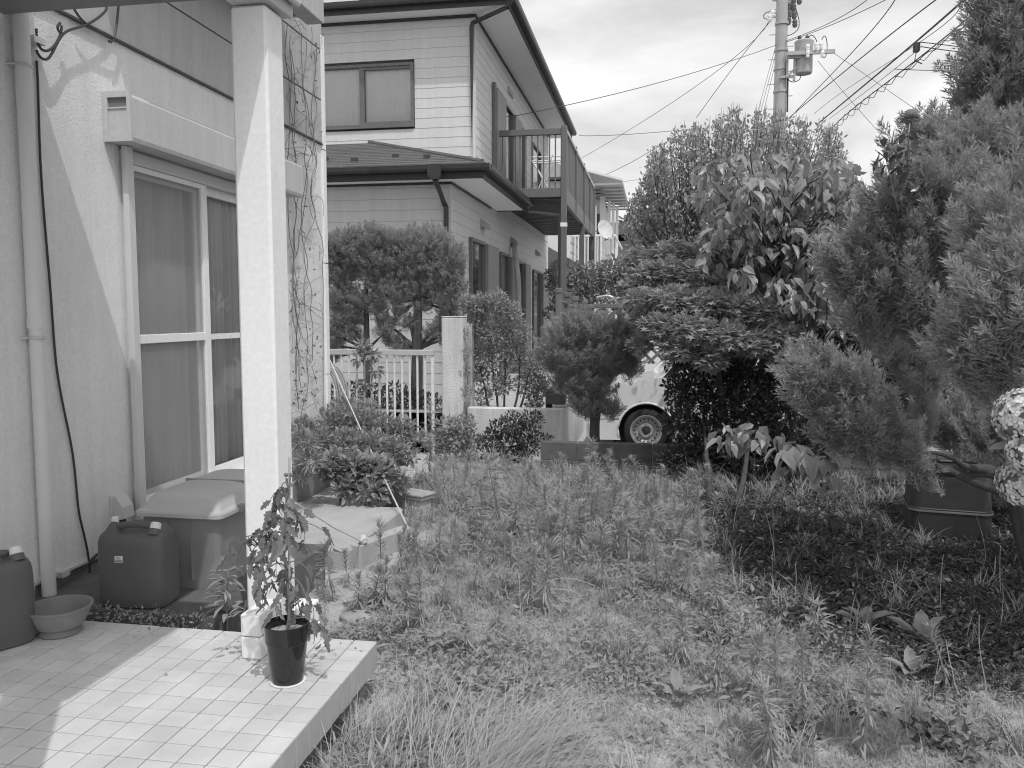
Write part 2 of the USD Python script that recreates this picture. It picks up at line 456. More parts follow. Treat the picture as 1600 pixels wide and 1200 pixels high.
for j in range(12):
    y1 = YB - j * PIT
    obj('edge_tile', box(XE - 0.010, XE + 0.003 + rg.normal(0, 0.0006), y1 - PIT + 0.004, y1, -0.118 + rg.normal(0, .001), -0.0015, 0.0018), 'tile_side', tr)

# ================================================================== the house on the left
XW = -3.1
Y0, Y1, ZS = -2.0, 7.43, 2.99           # wall ends, joint between stucco and siding
WY0, WY1, WZ0, WZ1 = 4.42, 6.12, 0.20, 2.38
hs = thing('house', 'pale stucco house with a sliding door and shutter box, at the left', 'house')
T = 0.16
obj('wall', [box(XW - T, XW, Y0, WY0, 0.045, ZS), box(XW - T, XW, WY1, Y1, 0.045, ZS), box(XW - T, XW, WY0, WY1, 0.045, WZ0), box(XW - T, XW, WY0, WY1, WZ1, ZS),
             box(-9, XW - T, Y1 - T, Y1, -0.3, 6.0), box(-9, XW - T, Y0, Y0 + T, -0.3, 6.0), box(-9.1, -9, Y0, Y1, -0.3, 6.0), box(-9, XW - T, Y0 + T, Y1 - T, 5.9, 6.05)], 'stucco', hs)
obj('foundation', box(XW - T, XW - 0.018, Y0, Y1, -0.6, 0.044), 'house_base', hs)
obj('flashing', box(XW - 0.01, XW + 0.012, Y0, Y1 - .01, 0.040, 0.052), 'grey_paint', hs)
for k, (za, zb) in enumerate(((ZS + 0.012, 3.385), (3.397, 3.84), (3.852, 4.6), (4.612, 6.0))):
    obj('siding_panel', box(XW - T, XW + 0.012, Y0, Y1 - 0.02, za, zb, 0.004), 'house_siding', hs)
obj('joint_trim', box(XW - 0.02, XW + 0.02, Y0, Y1 - .005, ZS - 0.004, ZS + 0.008), 'dark_trim', hs)
for k in range(4):
    obj('corner_trim', box(XW - 0.05, XW + 0.022, Y1 - 0.055, Y1 + 0.012, -0.2 + 1.05 * k, 0.84 + 1.05 * k), 'white_paint', hs)
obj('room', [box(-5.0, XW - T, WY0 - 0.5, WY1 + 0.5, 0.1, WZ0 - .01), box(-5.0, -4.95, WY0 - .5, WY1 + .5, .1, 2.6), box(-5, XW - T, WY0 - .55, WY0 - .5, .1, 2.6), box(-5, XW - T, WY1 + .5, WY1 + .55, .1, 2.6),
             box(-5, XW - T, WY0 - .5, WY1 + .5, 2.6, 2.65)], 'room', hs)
# sliding door: frame, screen sash on the left, glass behind
dr = thing('sliding_door', parent=hs)
FX = XW + 0.012
obj('frame', [box(FX - 0.10, FX + 0.012, WY0 - 0.002, WY0 + 0.085, WZ0, WZ1, 0.003), box(FX - 0.10, FX + 0.012, WY1 - 0.07, WY1, WZ0, WZ1, 0.003),
              box(FX - 0.10, FX + 0.01, WY0 + 0.085, WY1 - 0.07, WZ1 - 0.07, WZ1, 0.003)], 'frame_alu', dr)
obj('sill', box(FX - 0.10, FX + 0.055, WY0 + 0.0, WY1, WZ0 - 0.03, WZ0 + 0.028, 0.004), 'white_paint', dr)
SM = 5.31
obj('screen_frame', [box(FX - 0.035, FX - 0.008, WY0 + 0.086, WY0 + 0.115, WZ0 + 0.03, WZ1 - 0.072), box(FX - 0.035, FX - 0.006, SM - 0.035, SM + 0.035, WZ0 + 0.03, WZ1 - 0.072, 0.003),
                     box(FX - 0.034, FX - 0.008, WY0 + 0.115, SM - 0.035, WZ1 - 0.105, WZ1 - 0.072), box(FX - 0.034, FX - 0.007, WY0 + 0.115, SM - 0.035, 1.235, 1.29, 0.003),
                     box(FX - 0.034, FX - 0.008, WY0 + 0.115, SM - 0.035, WZ0 + 0.03, WZ0 + 0.09)], 'white_paint', dr)
LOOK['screen'] = usdkit.material(stage, '/World/Looks/screen', {'t': ('transparent_bsdf', {'color': (0.93,) * 3}), 'd': ('diffuse_bsdf', {'color': (0.33,) * 3}), 'm': ('mix_closure', {'fac': 0.4})},
                                 [('t.BSDF', 'm.closure1'), ('d.BSDF', 'm.closure2')], surface='m.closure')
obj('screen', quadx(FX - 0.022, WY0 + 0.113, SM - 0.033, WZ0 + 0.08, WZ1 - 0.1), 'screen', dr)
obj('sash_frame', [box(FX - 0.085, FX - 0.05, WY0 + 0.086, WY0 + 0.13, WZ0 + 0.03, WZ1 - 0.072), box(FX - 0.085, FX - 0.05, WY1 - 0.115, WY1 - 0.071, WZ0 + 0.03, WZ1 - 0.072),
                   box(FX - 0.085, FX - 0.05, SM - 0.05, SM + 0.03, WZ0 + 0.03, WZ1 - 0.072), box(FX - 0.084, FX - 0.051, WY0 + 0.13, WY1 - 0.115, WZ1 - 0.13, WZ1 - 0.072),
                   box(FX - 0.084, FX - 0.051, WY0 + 0.13, WY1 - 0.115, WZ0 + 0.03, WZ0 + 0.11), box(FX - 0.084, FX - 0.051, SM + 0.03, WY1 - 0.115, 1.235, 1.275)], 'white_paint', dr)
obj('glass_pane', quadx(FX - 0.067, SM + 0.03, WY1 - 0.115, WZ0 + 0.1, WZ1 - 0.13), 'glass', dr)
obj('glass_pane', quadx(FX - 0.067, WY0 + 0.13, SM - 0.05, WZ0 + 0.1, WZ1 - 0.13), 'glass', dr)
# curtains with pleats
yy = np.linspace(WY0 + 0.02, WY1 - 0.02, 280)
xx = XW - 0.128 + 0.036 * np.sin(yy * 2 * np.pi / 0.115 + 1.2 * np.sin(yy * 3)) + 0.008 * np.sin(yy * 2 * np.pi / 0.047)
zs = np.array([WZ0 + 0.02, WZ1])
v = np.stack([np.repeat(xx[:, None], 2, 1), np.repeat(yy[:, None], 2, 1), np.repeat(zs[None], len(yy), 0)], -1).reshape(-1, 3)
i = np.arange(len(yy) - 1)
obj('curtain', (v, np.stack([2 * i, 2 * i + 2, 2 * i + 3, 2 * i + 1], 1)), 'curtain', dr, smooth=True)
# shutter box above the door
sb = thing('shutter_box', parent=hs)
BX, BY0, BY1, BZ0, BZ1 = XW + 0.17, 4.28, 6.58, 2.395, 2.665
obj('casing', [prism([(XW + 0.002, BZ0), (BX - 0.012, BZ0), (BX, BZ0 + 0.02), (BX, BZ1 - 0.03), (BX - 0.015, BZ1 - 0.008), (XW + 0.002, BZ1)], BY0 + 0.012, BY1)], 'shutter_box', sb)
obj('end_cap', [box(XW + 0.002, XW + 0.03, BY0 - 0.004, BY0 + 0.014, BZ0 - 0.004, BZ1 + 0.004), box(BX - 0.02, BX + 0.003, BY0 - 0.004, BY0 + 0.014, BZ0 - 0.004, BZ1 + .002),
                box(XW + 0.03, BX - 0.02, BY0 - 0.004, BY0 + 0.014, BZ0 - 0.004, BZ0 + 0.03), box(XW + 0.03, BX - 0.02, BY0 - 0.004, BY0 + 0.014, BZ1 - 0.03, BZ1 + 0.003),
                box(XW + 0.03, BX - 0.02, BY0 + 0.004, BY0 + 0.016, BZ0 + 0.03, BZ1 - 0.085), box(XW + 0.03, BX - 0.02, BY0 - 0.002, BY0 + 0.014, BZ1 - 0.092, BZ1 - 0.084)], 'shutter_box', sb)
obj('vent', box(XW + 0.03, BX - 0.02, BY0 + 0.009, BY0 + 0.0115, BZ1 - 0.084, BZ1 - 0.03), 'beam_paint', sb)
obj('guide_rail', box(FX + 0.013, FX + 0.05, WY0 - 0.03, WY0 + 0.03, WZ0 - 0.02, BZ0 - 0.002, 0.004), 'frame_alu', sb)
obj('guide_rail', box(FX + 0.013, FX + 0.05, WY1 - 0.03, WY1 + 0.03, WZ0 - 0.02, BZ0 - 0.002, 0.004), 'frame_alu', sb)
# house eave with boxed fascia
ev = thing('eave', parent=hs)
obj('fascia', box(-2.80, -2.65, 4.02, 6.42, 3.73, 4.15, 0.006), 'house_siding', ev)
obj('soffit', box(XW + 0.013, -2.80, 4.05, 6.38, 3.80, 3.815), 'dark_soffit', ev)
obj('roof', box(XW + 0.013, -2.62, 4.0, 6.45, 4.15, 4.2), 'beam_paint', ev)
obj('end_board', box(XW + 0.013, -2.80, 6.38, 6.41, 3.79, 4.15), 'house_siding', ev)
# downpipe with brackets
dp = thing('downpipe', parent=hs)
obj('pipe', tube([(-3.05, 3.63, 3.4), (-3.05, 3.63, 1.35), (-3.05, 3.63, 1.349), (-3.05, 3.63, -0.10)], [0.037, 0.037, 0.034, 0.034], 20), 'pipe', dp, smooth=40)
obj('collar', tube([(-3.05, 3.63, 1.40), (-3.05, 3.63, 1.345)], 0.0405, 20), 'pipe', dp, smooth=40)
for z in (1.30, 2.62):
    obj('bracket', [tube([(-3.1, 3.58, z), (-3.06, 3.585, z)], 0.006, 6), lathe([(0.0375, z - 0.008), (0.042, z - 0.008), (0.042, z + 0.008), (0.0375, z + 0.008)], 20, (-3.05, 3.63, 0))], 'grey_paint', dp)
obj('pipe_bracket', [box(-3.1, -3.06, 3.74, 3.80, 0.03, 0.06), box(-3.1, -3.07, 3.52, 3.56, 0.03, 0.07)], 'grey_paint', hs)
# weatherproof outlet
ol = thing('outlet', parent=hs)
obj('plate', box(XW, XW + 0.02, 4.19, 4.31, 0.18, 0.37, 0.004), 'frame_alu', ol)
obj('cover', prism([(XW + 0.02, 0.22), (XW + 0.085, 0.235), (XW + 0.075, 0.30), (XW + 0.035, 0.365), (XW + 0.02, 0.365)], 4.20, 4.30), 'frame_alu', ol)
obj('socket', box(XW + 0.02, XW + 0.04, 4.22, 4.28, 0.19, 0.219), 'cable', ol)

# cable hanging down the wall and looping
pts = [at(57, 95, 3.66), at(60, 160, 3.68), at(63, 250, 3.7), at(70, 350, 3.72), at(80, 470, 3.76), at(88, 570, 3.78), at(102, 650, 3.82), at(115, 720, 3.86), at(122, 790, 3.9), at(130, 830, 3.9), at(139, 875, 3.88), at(139, 905, 3.82),
       at(128, 925, 3.74), at(105, 929, 3.66), at(85, 922, 3.62), at(75, 908, 3.66)]


def spline(p, n=8):
    p = np.asarray(p, float); t = np.arange(len(p))
    from scipy.interpolate import CubicSpline
    return CubicSpline(t, p)(np.linspace(0, len(p) - 1, (len(p) - 1) * n + 1))


def against_wall(p, x=XW + 0.012):
    """The same line of sight, moved onto the wall face."""
    p = np.array(p, float); d = p - EYE
    return EYE + d * ((x - EYE[0]) / d[:, :1])


cb = thing('cable', 'black cable hanging down the stucco wall and looping at the foot', 'cable')
obj('cord', tube(against_wall(spline(pts)), 0.006, 6), 'cable', cb)
w2 = [at(152, 872, 3.9), at(135, 888, 3.9), at(118, 898, 3.9), at(105, 900, 3.9)]
obj('cord', tube(against_wall(spline([at(152, 866, 4), at(138, 880, 4), at(122, 893, 4), at(107, 898, 4)])), 0.008, 6), 'cable', cb)
wl = thing('cable', 'two thin cables looping under the porch beam near the downpipe', 'cable')
for q in ([(57, 45), (58, 62), (64, 76), (75, 79), (86, 70), (94, 55), (96, 40)], [(57, 78), (64, 90), (74, 92), (84, 78), (98, 54), (118, 44), (140, 36), (160, 22), (166, 10)],
          [(96, 52), (90, 44), (94, 36)], [(185, 8), (183, 32), (178, 58), (170, 64)], [(115, 12), (130, 33), (150, 47), (178, 60)]):
    obj('cord', tube(against_wall(spline([at(a, b, 4) for a, b in q]), XW + 0.05), 0.007, 6), 'cable', wl)
obj('clip', box(XW, XW + 0.06, 3.70, 3.78, 2.76, 2.79), 'grey_paint', wl)

# ================================================================== porch: pillars, beams and roof
po = thing('porch', 'porch roof on white square pillars against the stucco house', 'porch')
PX0, PX1, PY0, PY1 = -1.835, -1.668, 3.40, 3.565
obj('pillar', box(PX0, PX1, PY0, PY1, -0.30, 2.745, 0.012), 'white_paint', po)
obj('pillar', box(-1.665, -1.50, 1.42, 1.585, 0.0, 2.745, 0.012), 'white_paint', po)
obj('beam', box(XW + 0.022, PX0 - 0.002, PY0 + 0.005, PY1 - 0.005, 2.838, 2.98, 0.006), 'beam_paint', po)
obj('beam', box(XW + 0.022, -1.56, 1.42, 1.585, 2.752, 2.98, 0.006), 'beam_paint', po)
obj('beam', box(PX0 - 0.0, PX1 + 0.03, 1.59, PY1 + 0.05, 2.752, 2.98, 0.006), 'grey_paint', po)
obj('gutter', box(-1.634, -1.60, 2.4, 3.62, 2.80, 2.90, 0.01), 'grey_paint', po)
obj('gutter', box(-1.634, -1.37, 1.40, 2.38, 2.80, 2.90, 0.01), 'grey_paint', po)
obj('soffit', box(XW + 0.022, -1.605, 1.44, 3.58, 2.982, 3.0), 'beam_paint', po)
obj('roof', [box(XW + 0.022, -1.60, 1.40, 3.60, 3.002, 3.03), box(-1.599, -1.37, 1.40, 2.38, 3.002, 3.03)], 'far_dark', po)
# ================================================================== things beside the house
LEDGE = -0.02
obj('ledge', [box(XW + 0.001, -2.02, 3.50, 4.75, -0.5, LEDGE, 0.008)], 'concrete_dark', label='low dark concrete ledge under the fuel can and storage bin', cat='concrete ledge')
obj('step_slab', [box(XW + 0.001, -1.95, 4.97, 6.15, -0.4, -0.11, 0.02)], 'concrete', label='grey concrete step slab behind the white pillar', cat='concrete slab')
a = math.atan2(0.51, 0.18)
obj('curb_block', rot(box(0, 0.27, -0.09, 0, -0.2, 0.0, 0.008), a, 'z') if False else move(rot(box(0, 0.56, -0.04, 0.05, -0.25, 0.0, 0.008), a), (-1.93, 5.03, -0.10)), 'concrete',
    label='short concrete curb block at the corner of the step slab', cat='curb block')


def superellipse(w, d, n=40, e=4.5):
    t = np.arange(n) * 2 * np.pi / n
    c, s = np.cos(t), np.sin(t)
    return np.stack([w / 2 * np.sign(c) * np.abs(c) ** (2 / e), d / 2 * np.sign(s) * np.abs(s) ** (2 / e)], 1)


def fuel_can(loc, rz, label):
    t = thing('fuel_can', label, 'fuel can', loc, rz)
    W, D, H = 0.352, 0.215, 0.372
    prof = [(0.0, 0.86), (0.008, 0.93), (0.025, 0.975), (0.06, 0.99), (0.16, 1.0), (0.27, 0.995), (0.32, 0.985), (0.345, 0.955), (0.362, 0.90), (0.372, 0.82)]
    rings = []
    for z, s in prof:
        q = superellipse(W - 2 * (1 - s) * 0.16, D - 2 * (1 - s) * 0.16, 64)
        rings.append(np.c_[q, np.full(len(q), z)])
    # the top: two shoulders, a handle bridging a hollow
    for k in range(1, 9):
        s = 1 - k / 9
        q = superellipse((W - 0.06) * s, (D - 0.06) * s, 64)
        z = H + 0.004 + 0.0 * q[:, 0]
        z = z + 0.034 * np.exp(-((np.abs(q[:, 0]) - 0.125) / 0.035) ** 2) * np.exp(-(q[:, 1] / 0.06) ** 2) - 0.028 * np.exp(-(q[:, 0] / 0.075) ** 2) * np.exp(-(q[:, 1] / 0.085) ** 4)
        rings.append(np.c_[q, z])
    obj('body', loft(rings), 'can_plastic', t, smooth=50)
    x = np.linspace(-0.11, 0.10, 14)
    obj('handle', tube(np.stack([x, 0 * x, H + 0.026 - 1.2 * x ** 2], 1), 0.017, 12), 'can_plastic', t, smooth=True)
    cp = thing('cap', parent=t)
    cap = lathe([(0.0, 0.032), (0.021, 0.032), (0.0245, 0.028), (0.0255, 0.004), (0.0255, 0.0), (0, 0)], 22)
    obj('lid', move(rot(cap, -0.5, 'x'), (0.115, -0.048, H + 0.016)), 'can_cap', cp, smooth=40)
    obj('neck', move(rot(lathe([(0.03, -0.03), (0.029, 0.001), (0.0, 0.001)], 20), -0.5, 'x'), (0.115, -0.048, H + 0.014)), 'can_plastic', cp, smooth=40)
    obj('small_cap', move(lathe([(0.0, 0.022), (0.016, 0.022), (0.018, 0.018), (0.018, -0.02), (0, -0.02)], 18), (-0.135, 0.035, H + 0.03)), 'can_cap', t, smooth=40)
    s = thing('sticker', parent=t)
    obj('paper', box(-0.062, -0.022, -D / 2 - 0.0012, -D / 2 + 0.004, 0.236, 0.268), 'label_paper', s)
    obj('print', box(-0.060, -0.024, -D / 2 - 0.0016, -D / 2, 0.239, 0.248), 'label_dark', s)
    for k in range(3):
        obj('print_line', box(-0.058, -0.030 - 0.004 * k, -D / 2 - 0.0016, -D / 2, 0.252 + 0.005 * k, 0.2545 + 0.005 * k), 'label_dark', s)
    return t


p = onz(208, 948, LEDGE)
fuel_can((p[0], p[1] + 0.06, LEDGE + 0.001), 0.10, 'dark plastic fuel can with white cap standing on the concrete ledge')
fuel_can((-2.79, 2.95, 0.002), math.radians(58), 'dark plastic fuel can standing on the terrace tiles, cut by the left edge')

bn = thing('flower_bowl', 'empty flared plastic bowl on a foot beside the downpipe', 'bowl', (-2.60, 3.15, 0.002))
obj('bowl', lathe([(0, 0.035), (0.07, 0.035), (0.085, 0.05), (0.112, 0.09), (0.124, 0.118), (0.128, 0.125), (0.138, 0.125), (0.139, 0.117), (0.133, 0.113), (0.117, 0.075), (0.098, 0.04), (0.092, 0.034), (0, 0.03)], 44), 'basin', bn, smooth=35)
obj('foot', lathe([(0, 0.0), (0.085, 0.0), (0.09, 0.004), (0.082, 0.033), (0.0, 0.033)], 40), 'basin', bn, smooth=35)

# storage bin with a domed two-piece lid
q0, q1 = onz(222, 930, LEDGE), onz(332, 930, LEDGE)
BXA, BXB, BYA, BYB = -2.66, -2.20, 3.82, 4.62
st = thing('storage_bin', 'faded plastic storage bin with a domed lid against the house wall', 'storage bin')


def rrect(x0, x1, y0, y1, r, z, n=5):
    P = []
    for cx, cy, a0 in ((x1 - r, y1 - r, 0), (x0 + r, y1 - r, 90), (x0 + r, y0 + r, 180), (x1 - r, y0 + r, 270)):
        for k in range(n + 1):
            a = math.radians(a0 + 90 * k / n)
            P.append((cx + r * math.cos(a), cy + r * math.sin(a), z))
    return np.array(P)


def inset(d, z, r=0.03):
    return rrect(BXA + d, BXB - d, BYA + d, BYB - d, r, z)


obj('body', loft([inset(0.028, LEDGE), inset(0.026, 0.02), inset(0.012, 0.31), inset(0.008, 0.372)]), 'bin_body', st, smooth=30)
obj('rib', [box(BXA + 0.16 + k, BXA + 0.164 + k, BYA + 0.006, BYA + 0.03, 0.03, 0.36) for k in (0, 0.13)], 'bin_body', st)
obj('lid', loft([inset(-0.012, 0.372, 0.035), inset(-0.014, 0.392, 0.035), inset(-0.002, 0.399, 0.035), inset(0.012, 0.407, .035), inset(0.03, 0.452, 0.05), inset(0.05, 0.474, 0.06), inset(0.085, 0.484, 0.06), inset(0.15, 0.488, 0.04)]), 'bin_lid', st, smooth=50)
obj('lid_rim', loft([inset(-0.02, 0.367, 0.04), inset(-0.02, 0.387, 0.04), inset(-0.012, 0.391, 0.04)]), 'bin_lid', st, smooth=30)
obj('lid_seam', box(BXA + 0.05, BXB - 0.05, 4.185, 4.20, 0.470, 0.4915, 0.003), 'bin_body', st)
obj('lid_catch', [box(BXB + 0.005, BXB + 0.03, 3.99 + k, 4.04 + k, 0.36, 0.40, 0.004) for k in (0, 0.14, 0.28)], 'bin_body', st)

# white blocks at the foot of the pillar
for k, (x, y, z, lab) in enumerate(((-1.665, 3.03, 0.0, 'white painted block on the tiles at the pillar foot, lower of the left pair'), (-1.665, 3.03, 0.096, 'white painted block at the pillar foot, upper of the left pair'),
                                    (-1.50, 3.06, 0.0, 'white painted block on the tiles behind the black flowerpot, lower of two'), (-1.50, 3.06, 0.096, 'white painted block behind the black flowerpot, upper of two'))):
    o = thing('white_block', lab, 'block', (x, y, z + 0.001), rz=0.02 * (k - 1))
    obj('block', box(0, 0.088, 0, 0.2, 0, 0.092, 0.005), 'white_paint', o)

# flowerpot with a wilting tomato plant
POT = np.array([-1.385, 2.87, 0.0])
fp = thing('flowerpot', 'glossy black flowerpot on the tiles in front of the white pillar', 'flowerpot', (POT[0], POT[1], 0.002))
obj('pot', lathe([(0, 0), (0.056, 0), (0.059, 0.004), (0.068, 0.08), (0.078, 0.16), (0.0805, 0.163), (0.083, 0.21), (0.085, 0.226), (0.0855, 0.232), (0.081, 0.233), (0.076, 0.19), (0.0, 0.185)], 56), 'pot_black', fp, smooth=35)
obj('soil', lathe([(0, 0.2), (0.04, 0.203), (0.076, 0.196)], 30), 'soil', fp, smooth=True)
obj('saucer', lathe([(0, 0.0), (0.068, 0.0), (0.069, 0.004), (0.06, 0.0045), (0, 0.0045)], 40), 'brick_white', fp)

LEAF5 = (np.array([[0, 0, 0], [0.3, 0.26, 0.05], [0.3, -0.26, 0.05], [0.34, 0, -0.02], [0.7, 0.20, -0.03], [0.7, -0.20, -0.03], [0.7, 0, -0.10], [1.0, 0, -0.26]], float),
         np.array([[0, 3, 1], [0, 2, 3], [3, 4, 1], [3, 6, 4], [3, 2, 5], [3, 5, 6], [6, 7, 4], [6, 5, 7]]))
LEAF_TOMATO = (np.array([[0, 0, 0], [0.15, 0.10, .02], [0.28, 0.24, 0.03], [0.36, 0.15, 0.02], [0.55, 0.27, -.03], [0.62, 0.13, -.06], [0.78, 0.15, -.1], [1.0, 0, -0.22],
                         [0.15, -0.10, .02], [0.28, -0.24, 0.03], [0.36, -0.15, 0.02], [0.55, -0.27, -.03], [0.62, -0.13, -.06], [0.78, -0.15, -.1], [0.4, 0, -0.03], [0.7, 0, -.12]], float),
               np.array([[0, 14, 1], [1, 14, 2], [2, 14, 3], [3, 14, 4], [4, 14, 5], [14, 15, 5], [5, 15, 6], [6, 15, 7], [0, 8, 14], [8, 9, 14], [9, 10, 14], [10, 11, 14], [11, 12, 14], [14, 12, 15], [12, 13, 15], [13, 7, 15]]))
tm = thing('tomato_plant', 'drooping tomato plant with small fruit growing in the black flowerpot', 'tomato plant')
rg = np.random.default_rng(5)
base = POT + [0, 0, 0.2]
main = spline([base, base + [0.005, 0.01, 0.16], base + [-0.012, 0.02, 0.33], base + [0.005, 0.02, 0.50], base + [0.015, 0.03, 0.60]], 6)
obj('stem', tube(main, np.linspace(0.0055, 0.003, len(main)), 7), 'leaf_tomato', tm, smooth=True)
tips = []
for k in range(33):
    t = rg.uniform(0.06, 0.98)
    p0 = main[int(t * (len(main) - 1))]
    a = rg.uniform(0, 2 * np.pi)
    ln = rg.uniform(0.05, 0.13) * (1.1 - 0.4 * t)
    if k == 0:
        p0, a, ln = main[int(.52 * (len(main) - 1))], math.radians(172), 0.24
    if k == 1:
        p0, a, ln = main[int(.60 * (len(main) - 1))], math.radians(10), 0.16
    if k in (2, 3):
        p0, a, ln = main[int(.5 * (len(main) - 1))], math.radians(165 + 20 * k - 40), 0.20
    d = np.array([math.cos(a), math.sin(a), 0])
    br = spline([p0, p0 + d * ln * 0.5 + [0, 0, 0.03], p0 + d * ln + [0, 0, -0.01], p0 + d * ln * 1.08 + [0, 0, -0.09]], 4)
    obj('twig', tube(br, np.linspace(0.0028, 0.0012, len(br)), 5), 'leaf_tomato', tm)
    for q in range(rg.integers(5, 9)):
        s = rg.uniform(0.4, 1)
        b0 = br[int(s * (len(br) - 1))] + rg.normal(0, 0.012, 3)
        dd = unit(np.array([rg.normal(0, 0.55), rg.normal(0, 0.55), -1.0]) + d * 0.3)
        nn = unit(rg.normal(size=3) + d * 1.2 + [0, -0.6, 0.2])
        obj('leaf', stamp(LEAF_TOMATO, [b0], [dd], [nn], np.array([[rg.uniform(0.05, 0.08), rg.uniform(0.048, 0.075), rg.uniform(0.03, 0.08)]])), 'leaf_tomato', tm)
for px, py in ((422, 812), (417, 823), (423, 830), (437, 815), (447, 742), (455, 742), (410, 880)):
    obj('fruit', move((lambda s: (np.array(s.vertices), np.array(s.faces)))(trimesh.creation.icosphere(2, 0.0085)), at(px, py, 2.86)), 'tomato', tm, smooth=True)
obj('stake', tube([at(452, 975, 2.89), at(452, 714, 2.93)], 0.005, 8), 'bamboo', label='thin bamboo stake tied to the tomato plant', cat='plant stake')

# two strings
rp = thing('string', 'pale string stretched from behind the pillar down to the curb block', 'string')
a0, a1 = at(462, 786, 3.62), np.array([-1.90, 5.07, -0.085])
obj('cord', tube([a0, (a0 + a1) / 2 - [0, 0, 0.015], a1], 0.0045, 5), 'rope', rp)
sp = trimesh.creation.icosphere(2, 0.03)
vv = np.array(sp.vertices); vv = vv * (0.7 + 0.6 * meshkit.noise(vv * 60)[:, None])
obj('knot', (vv + a1 + [0.01, 0, 0.012], np.array(sp.faces)), 'petal', rp)
rp = thing('string', 'pale string slanting from the fence corner down to the weeds', 'string')
a0, a1 = at(512, 555, 7.7), onz(641, 832, -0.2)
obj('cord', tube([a0, (a0 + a1) / 2 - [0, 0, 0.03], a1], 0.006, 5), 'rope', rp)

# ================================================================== fence, gate pillar, low walls
FY = 9.3
fn = thing('fence', 'white metal bar fence between the house corner and the stucco gate pillar', 'fence')
xl, xr = at(505, 555, FY)[0] - 0.3, at(676, 552, FY)[0]
zt = 0.965
obj('top_rail', box(xl, xr + 0.02, FY - 0.03, FY + 0.025, zt - 0.035, zt + 0.03, 0.006), 'fence_rail', fn)
obj('bottom_rail', box(xl, xr + 0.02, FY - 0.02, FY + 0.02, -0.09, -0.05, 0.004), 'fence_rail', fn)
for k in range(17):
    x = xr - k * 0.094
    obj('bar', tube([(x, FY, -0.06), (x, FY, zt - 0.03)], 0.0135, 8), 'fence_white', fn, smooth=40)
obj('post', box(xr - 0.016, xr + 0.016, FY - 0.016, FY + 0.016, -0.4, zt - 0.036), 'fence_white', fn)
gp = thing('gate_pillar', 'pale rough stucco gate pillar beside the white bar fence', 'gate pillar')
obj('shaft', box(-2.465, -2.215, FY, FY + 0.24, -0.4, 1.375, 0.012), 'stucco_white', gp)
obj('pillar_cap', box(-2.467, -2.213, FY - 0.002, FY + 0.242, 1.376, 1.39, 0.006), 'stucco_white', gp)
obj('letter_slot', [box(-2.26, -2.16, FY + 0.25, FY + 0.40, 0.2, 1.3, 0.01)], 'concrete', gp)
rw = thing('retaining_wall', 'white rendered retaining wall of the neighbouring yard beside the driveway', 'retaining wall')
obj('front_wall', box(-2.16, -1.03, FY, FY + 0.14, -0.5, 0.325, 0.01), 'stucco_white', rw)
obj('side_wall', box(-1.17, -1.03, FY + 0.142, 12.2, -0.5, 0.325, 0.01), 'stucco_white', rw)
obj('coping', box(-1.18, -1.02, FY + 0.15, 12.19, 0.326, 0.345, 0.004), 'concrete', rw)
bw = thing('block_wall', 'low concrete block wall across the end of the garden, tree shade in its dark tone', 'block wall')
rg = np.random.default_rng(3)
for r, (za, zb) in enumerate(((-0.14, 0.05), (-0.345, -0.146))):
    for k in range(13):
        x = -1.20 + k * 0.396 - (0.198 if r else 0)
        obj('block', box(max(x, -1.2), x + 0.39, 8.62 + rg.normal(0, 0.002), 8.74, za, zb, 0.006), 'concrete_dark', bw)
obj('mortar', box(-1.19, 3.93, 8.635, 8.73, -0.5, 0.042), 'concrete', bw)
gl = thing('garden_lamp', 'small bowl-shaped garden lamp on a dark post beside the driveway wall', 'garden lamp', tuple(at(858, 640, 9.9) * [1, 1, 0] + [0, 0, 0.2]))
obj('post', lathe([(0, 0), (0.05, 0), (0.045, 0.02), (0.04, 0.22), (0.0, 0.22)], 12), 'dark_trim', gl)
obj('shade', lathe([(0, 0.22), (0.05, 0.225), (0.1, 0.29), (0.11, 0.34), (0.1, 0.345), (0, 0.30)], 20), 'concrete', gl, smooth=40)
obj('stone_block', box(-1.28, -1.05, 9.6, 9.85, 0.346, 0.47, 0.01), 'concrete_dark', label='dark block lying on the retaining wall by the lamp', cat='stone block')

# hose hung in loops at the corner
hz = thing('garden_hose', 'pale garden hose hung in loops beside the house corner and fence', 'garden hose')
for k in range(5):
    c = at(509 + 2.2 * k, 640, 7.62 + 0.05 * k)
    t = np.linspace(-0.15, np.pi * 1.02, 26)
    rx, rz = 0.13 + 0.014 * k, 0.34 + 0.015 * k
    top = np.stack([c[0] - rx * np.cos(t + 0.0) * 1.0, np.full_like(t, c[1]), c[2] + 0.06 + rz * np.sin(t)], 1)
    obj('loop', tube(np.vstack([top, top[-1] - [-0.02, 0, 0.35]]), 0.0115, 8), 'hose', hz, smooth=True)

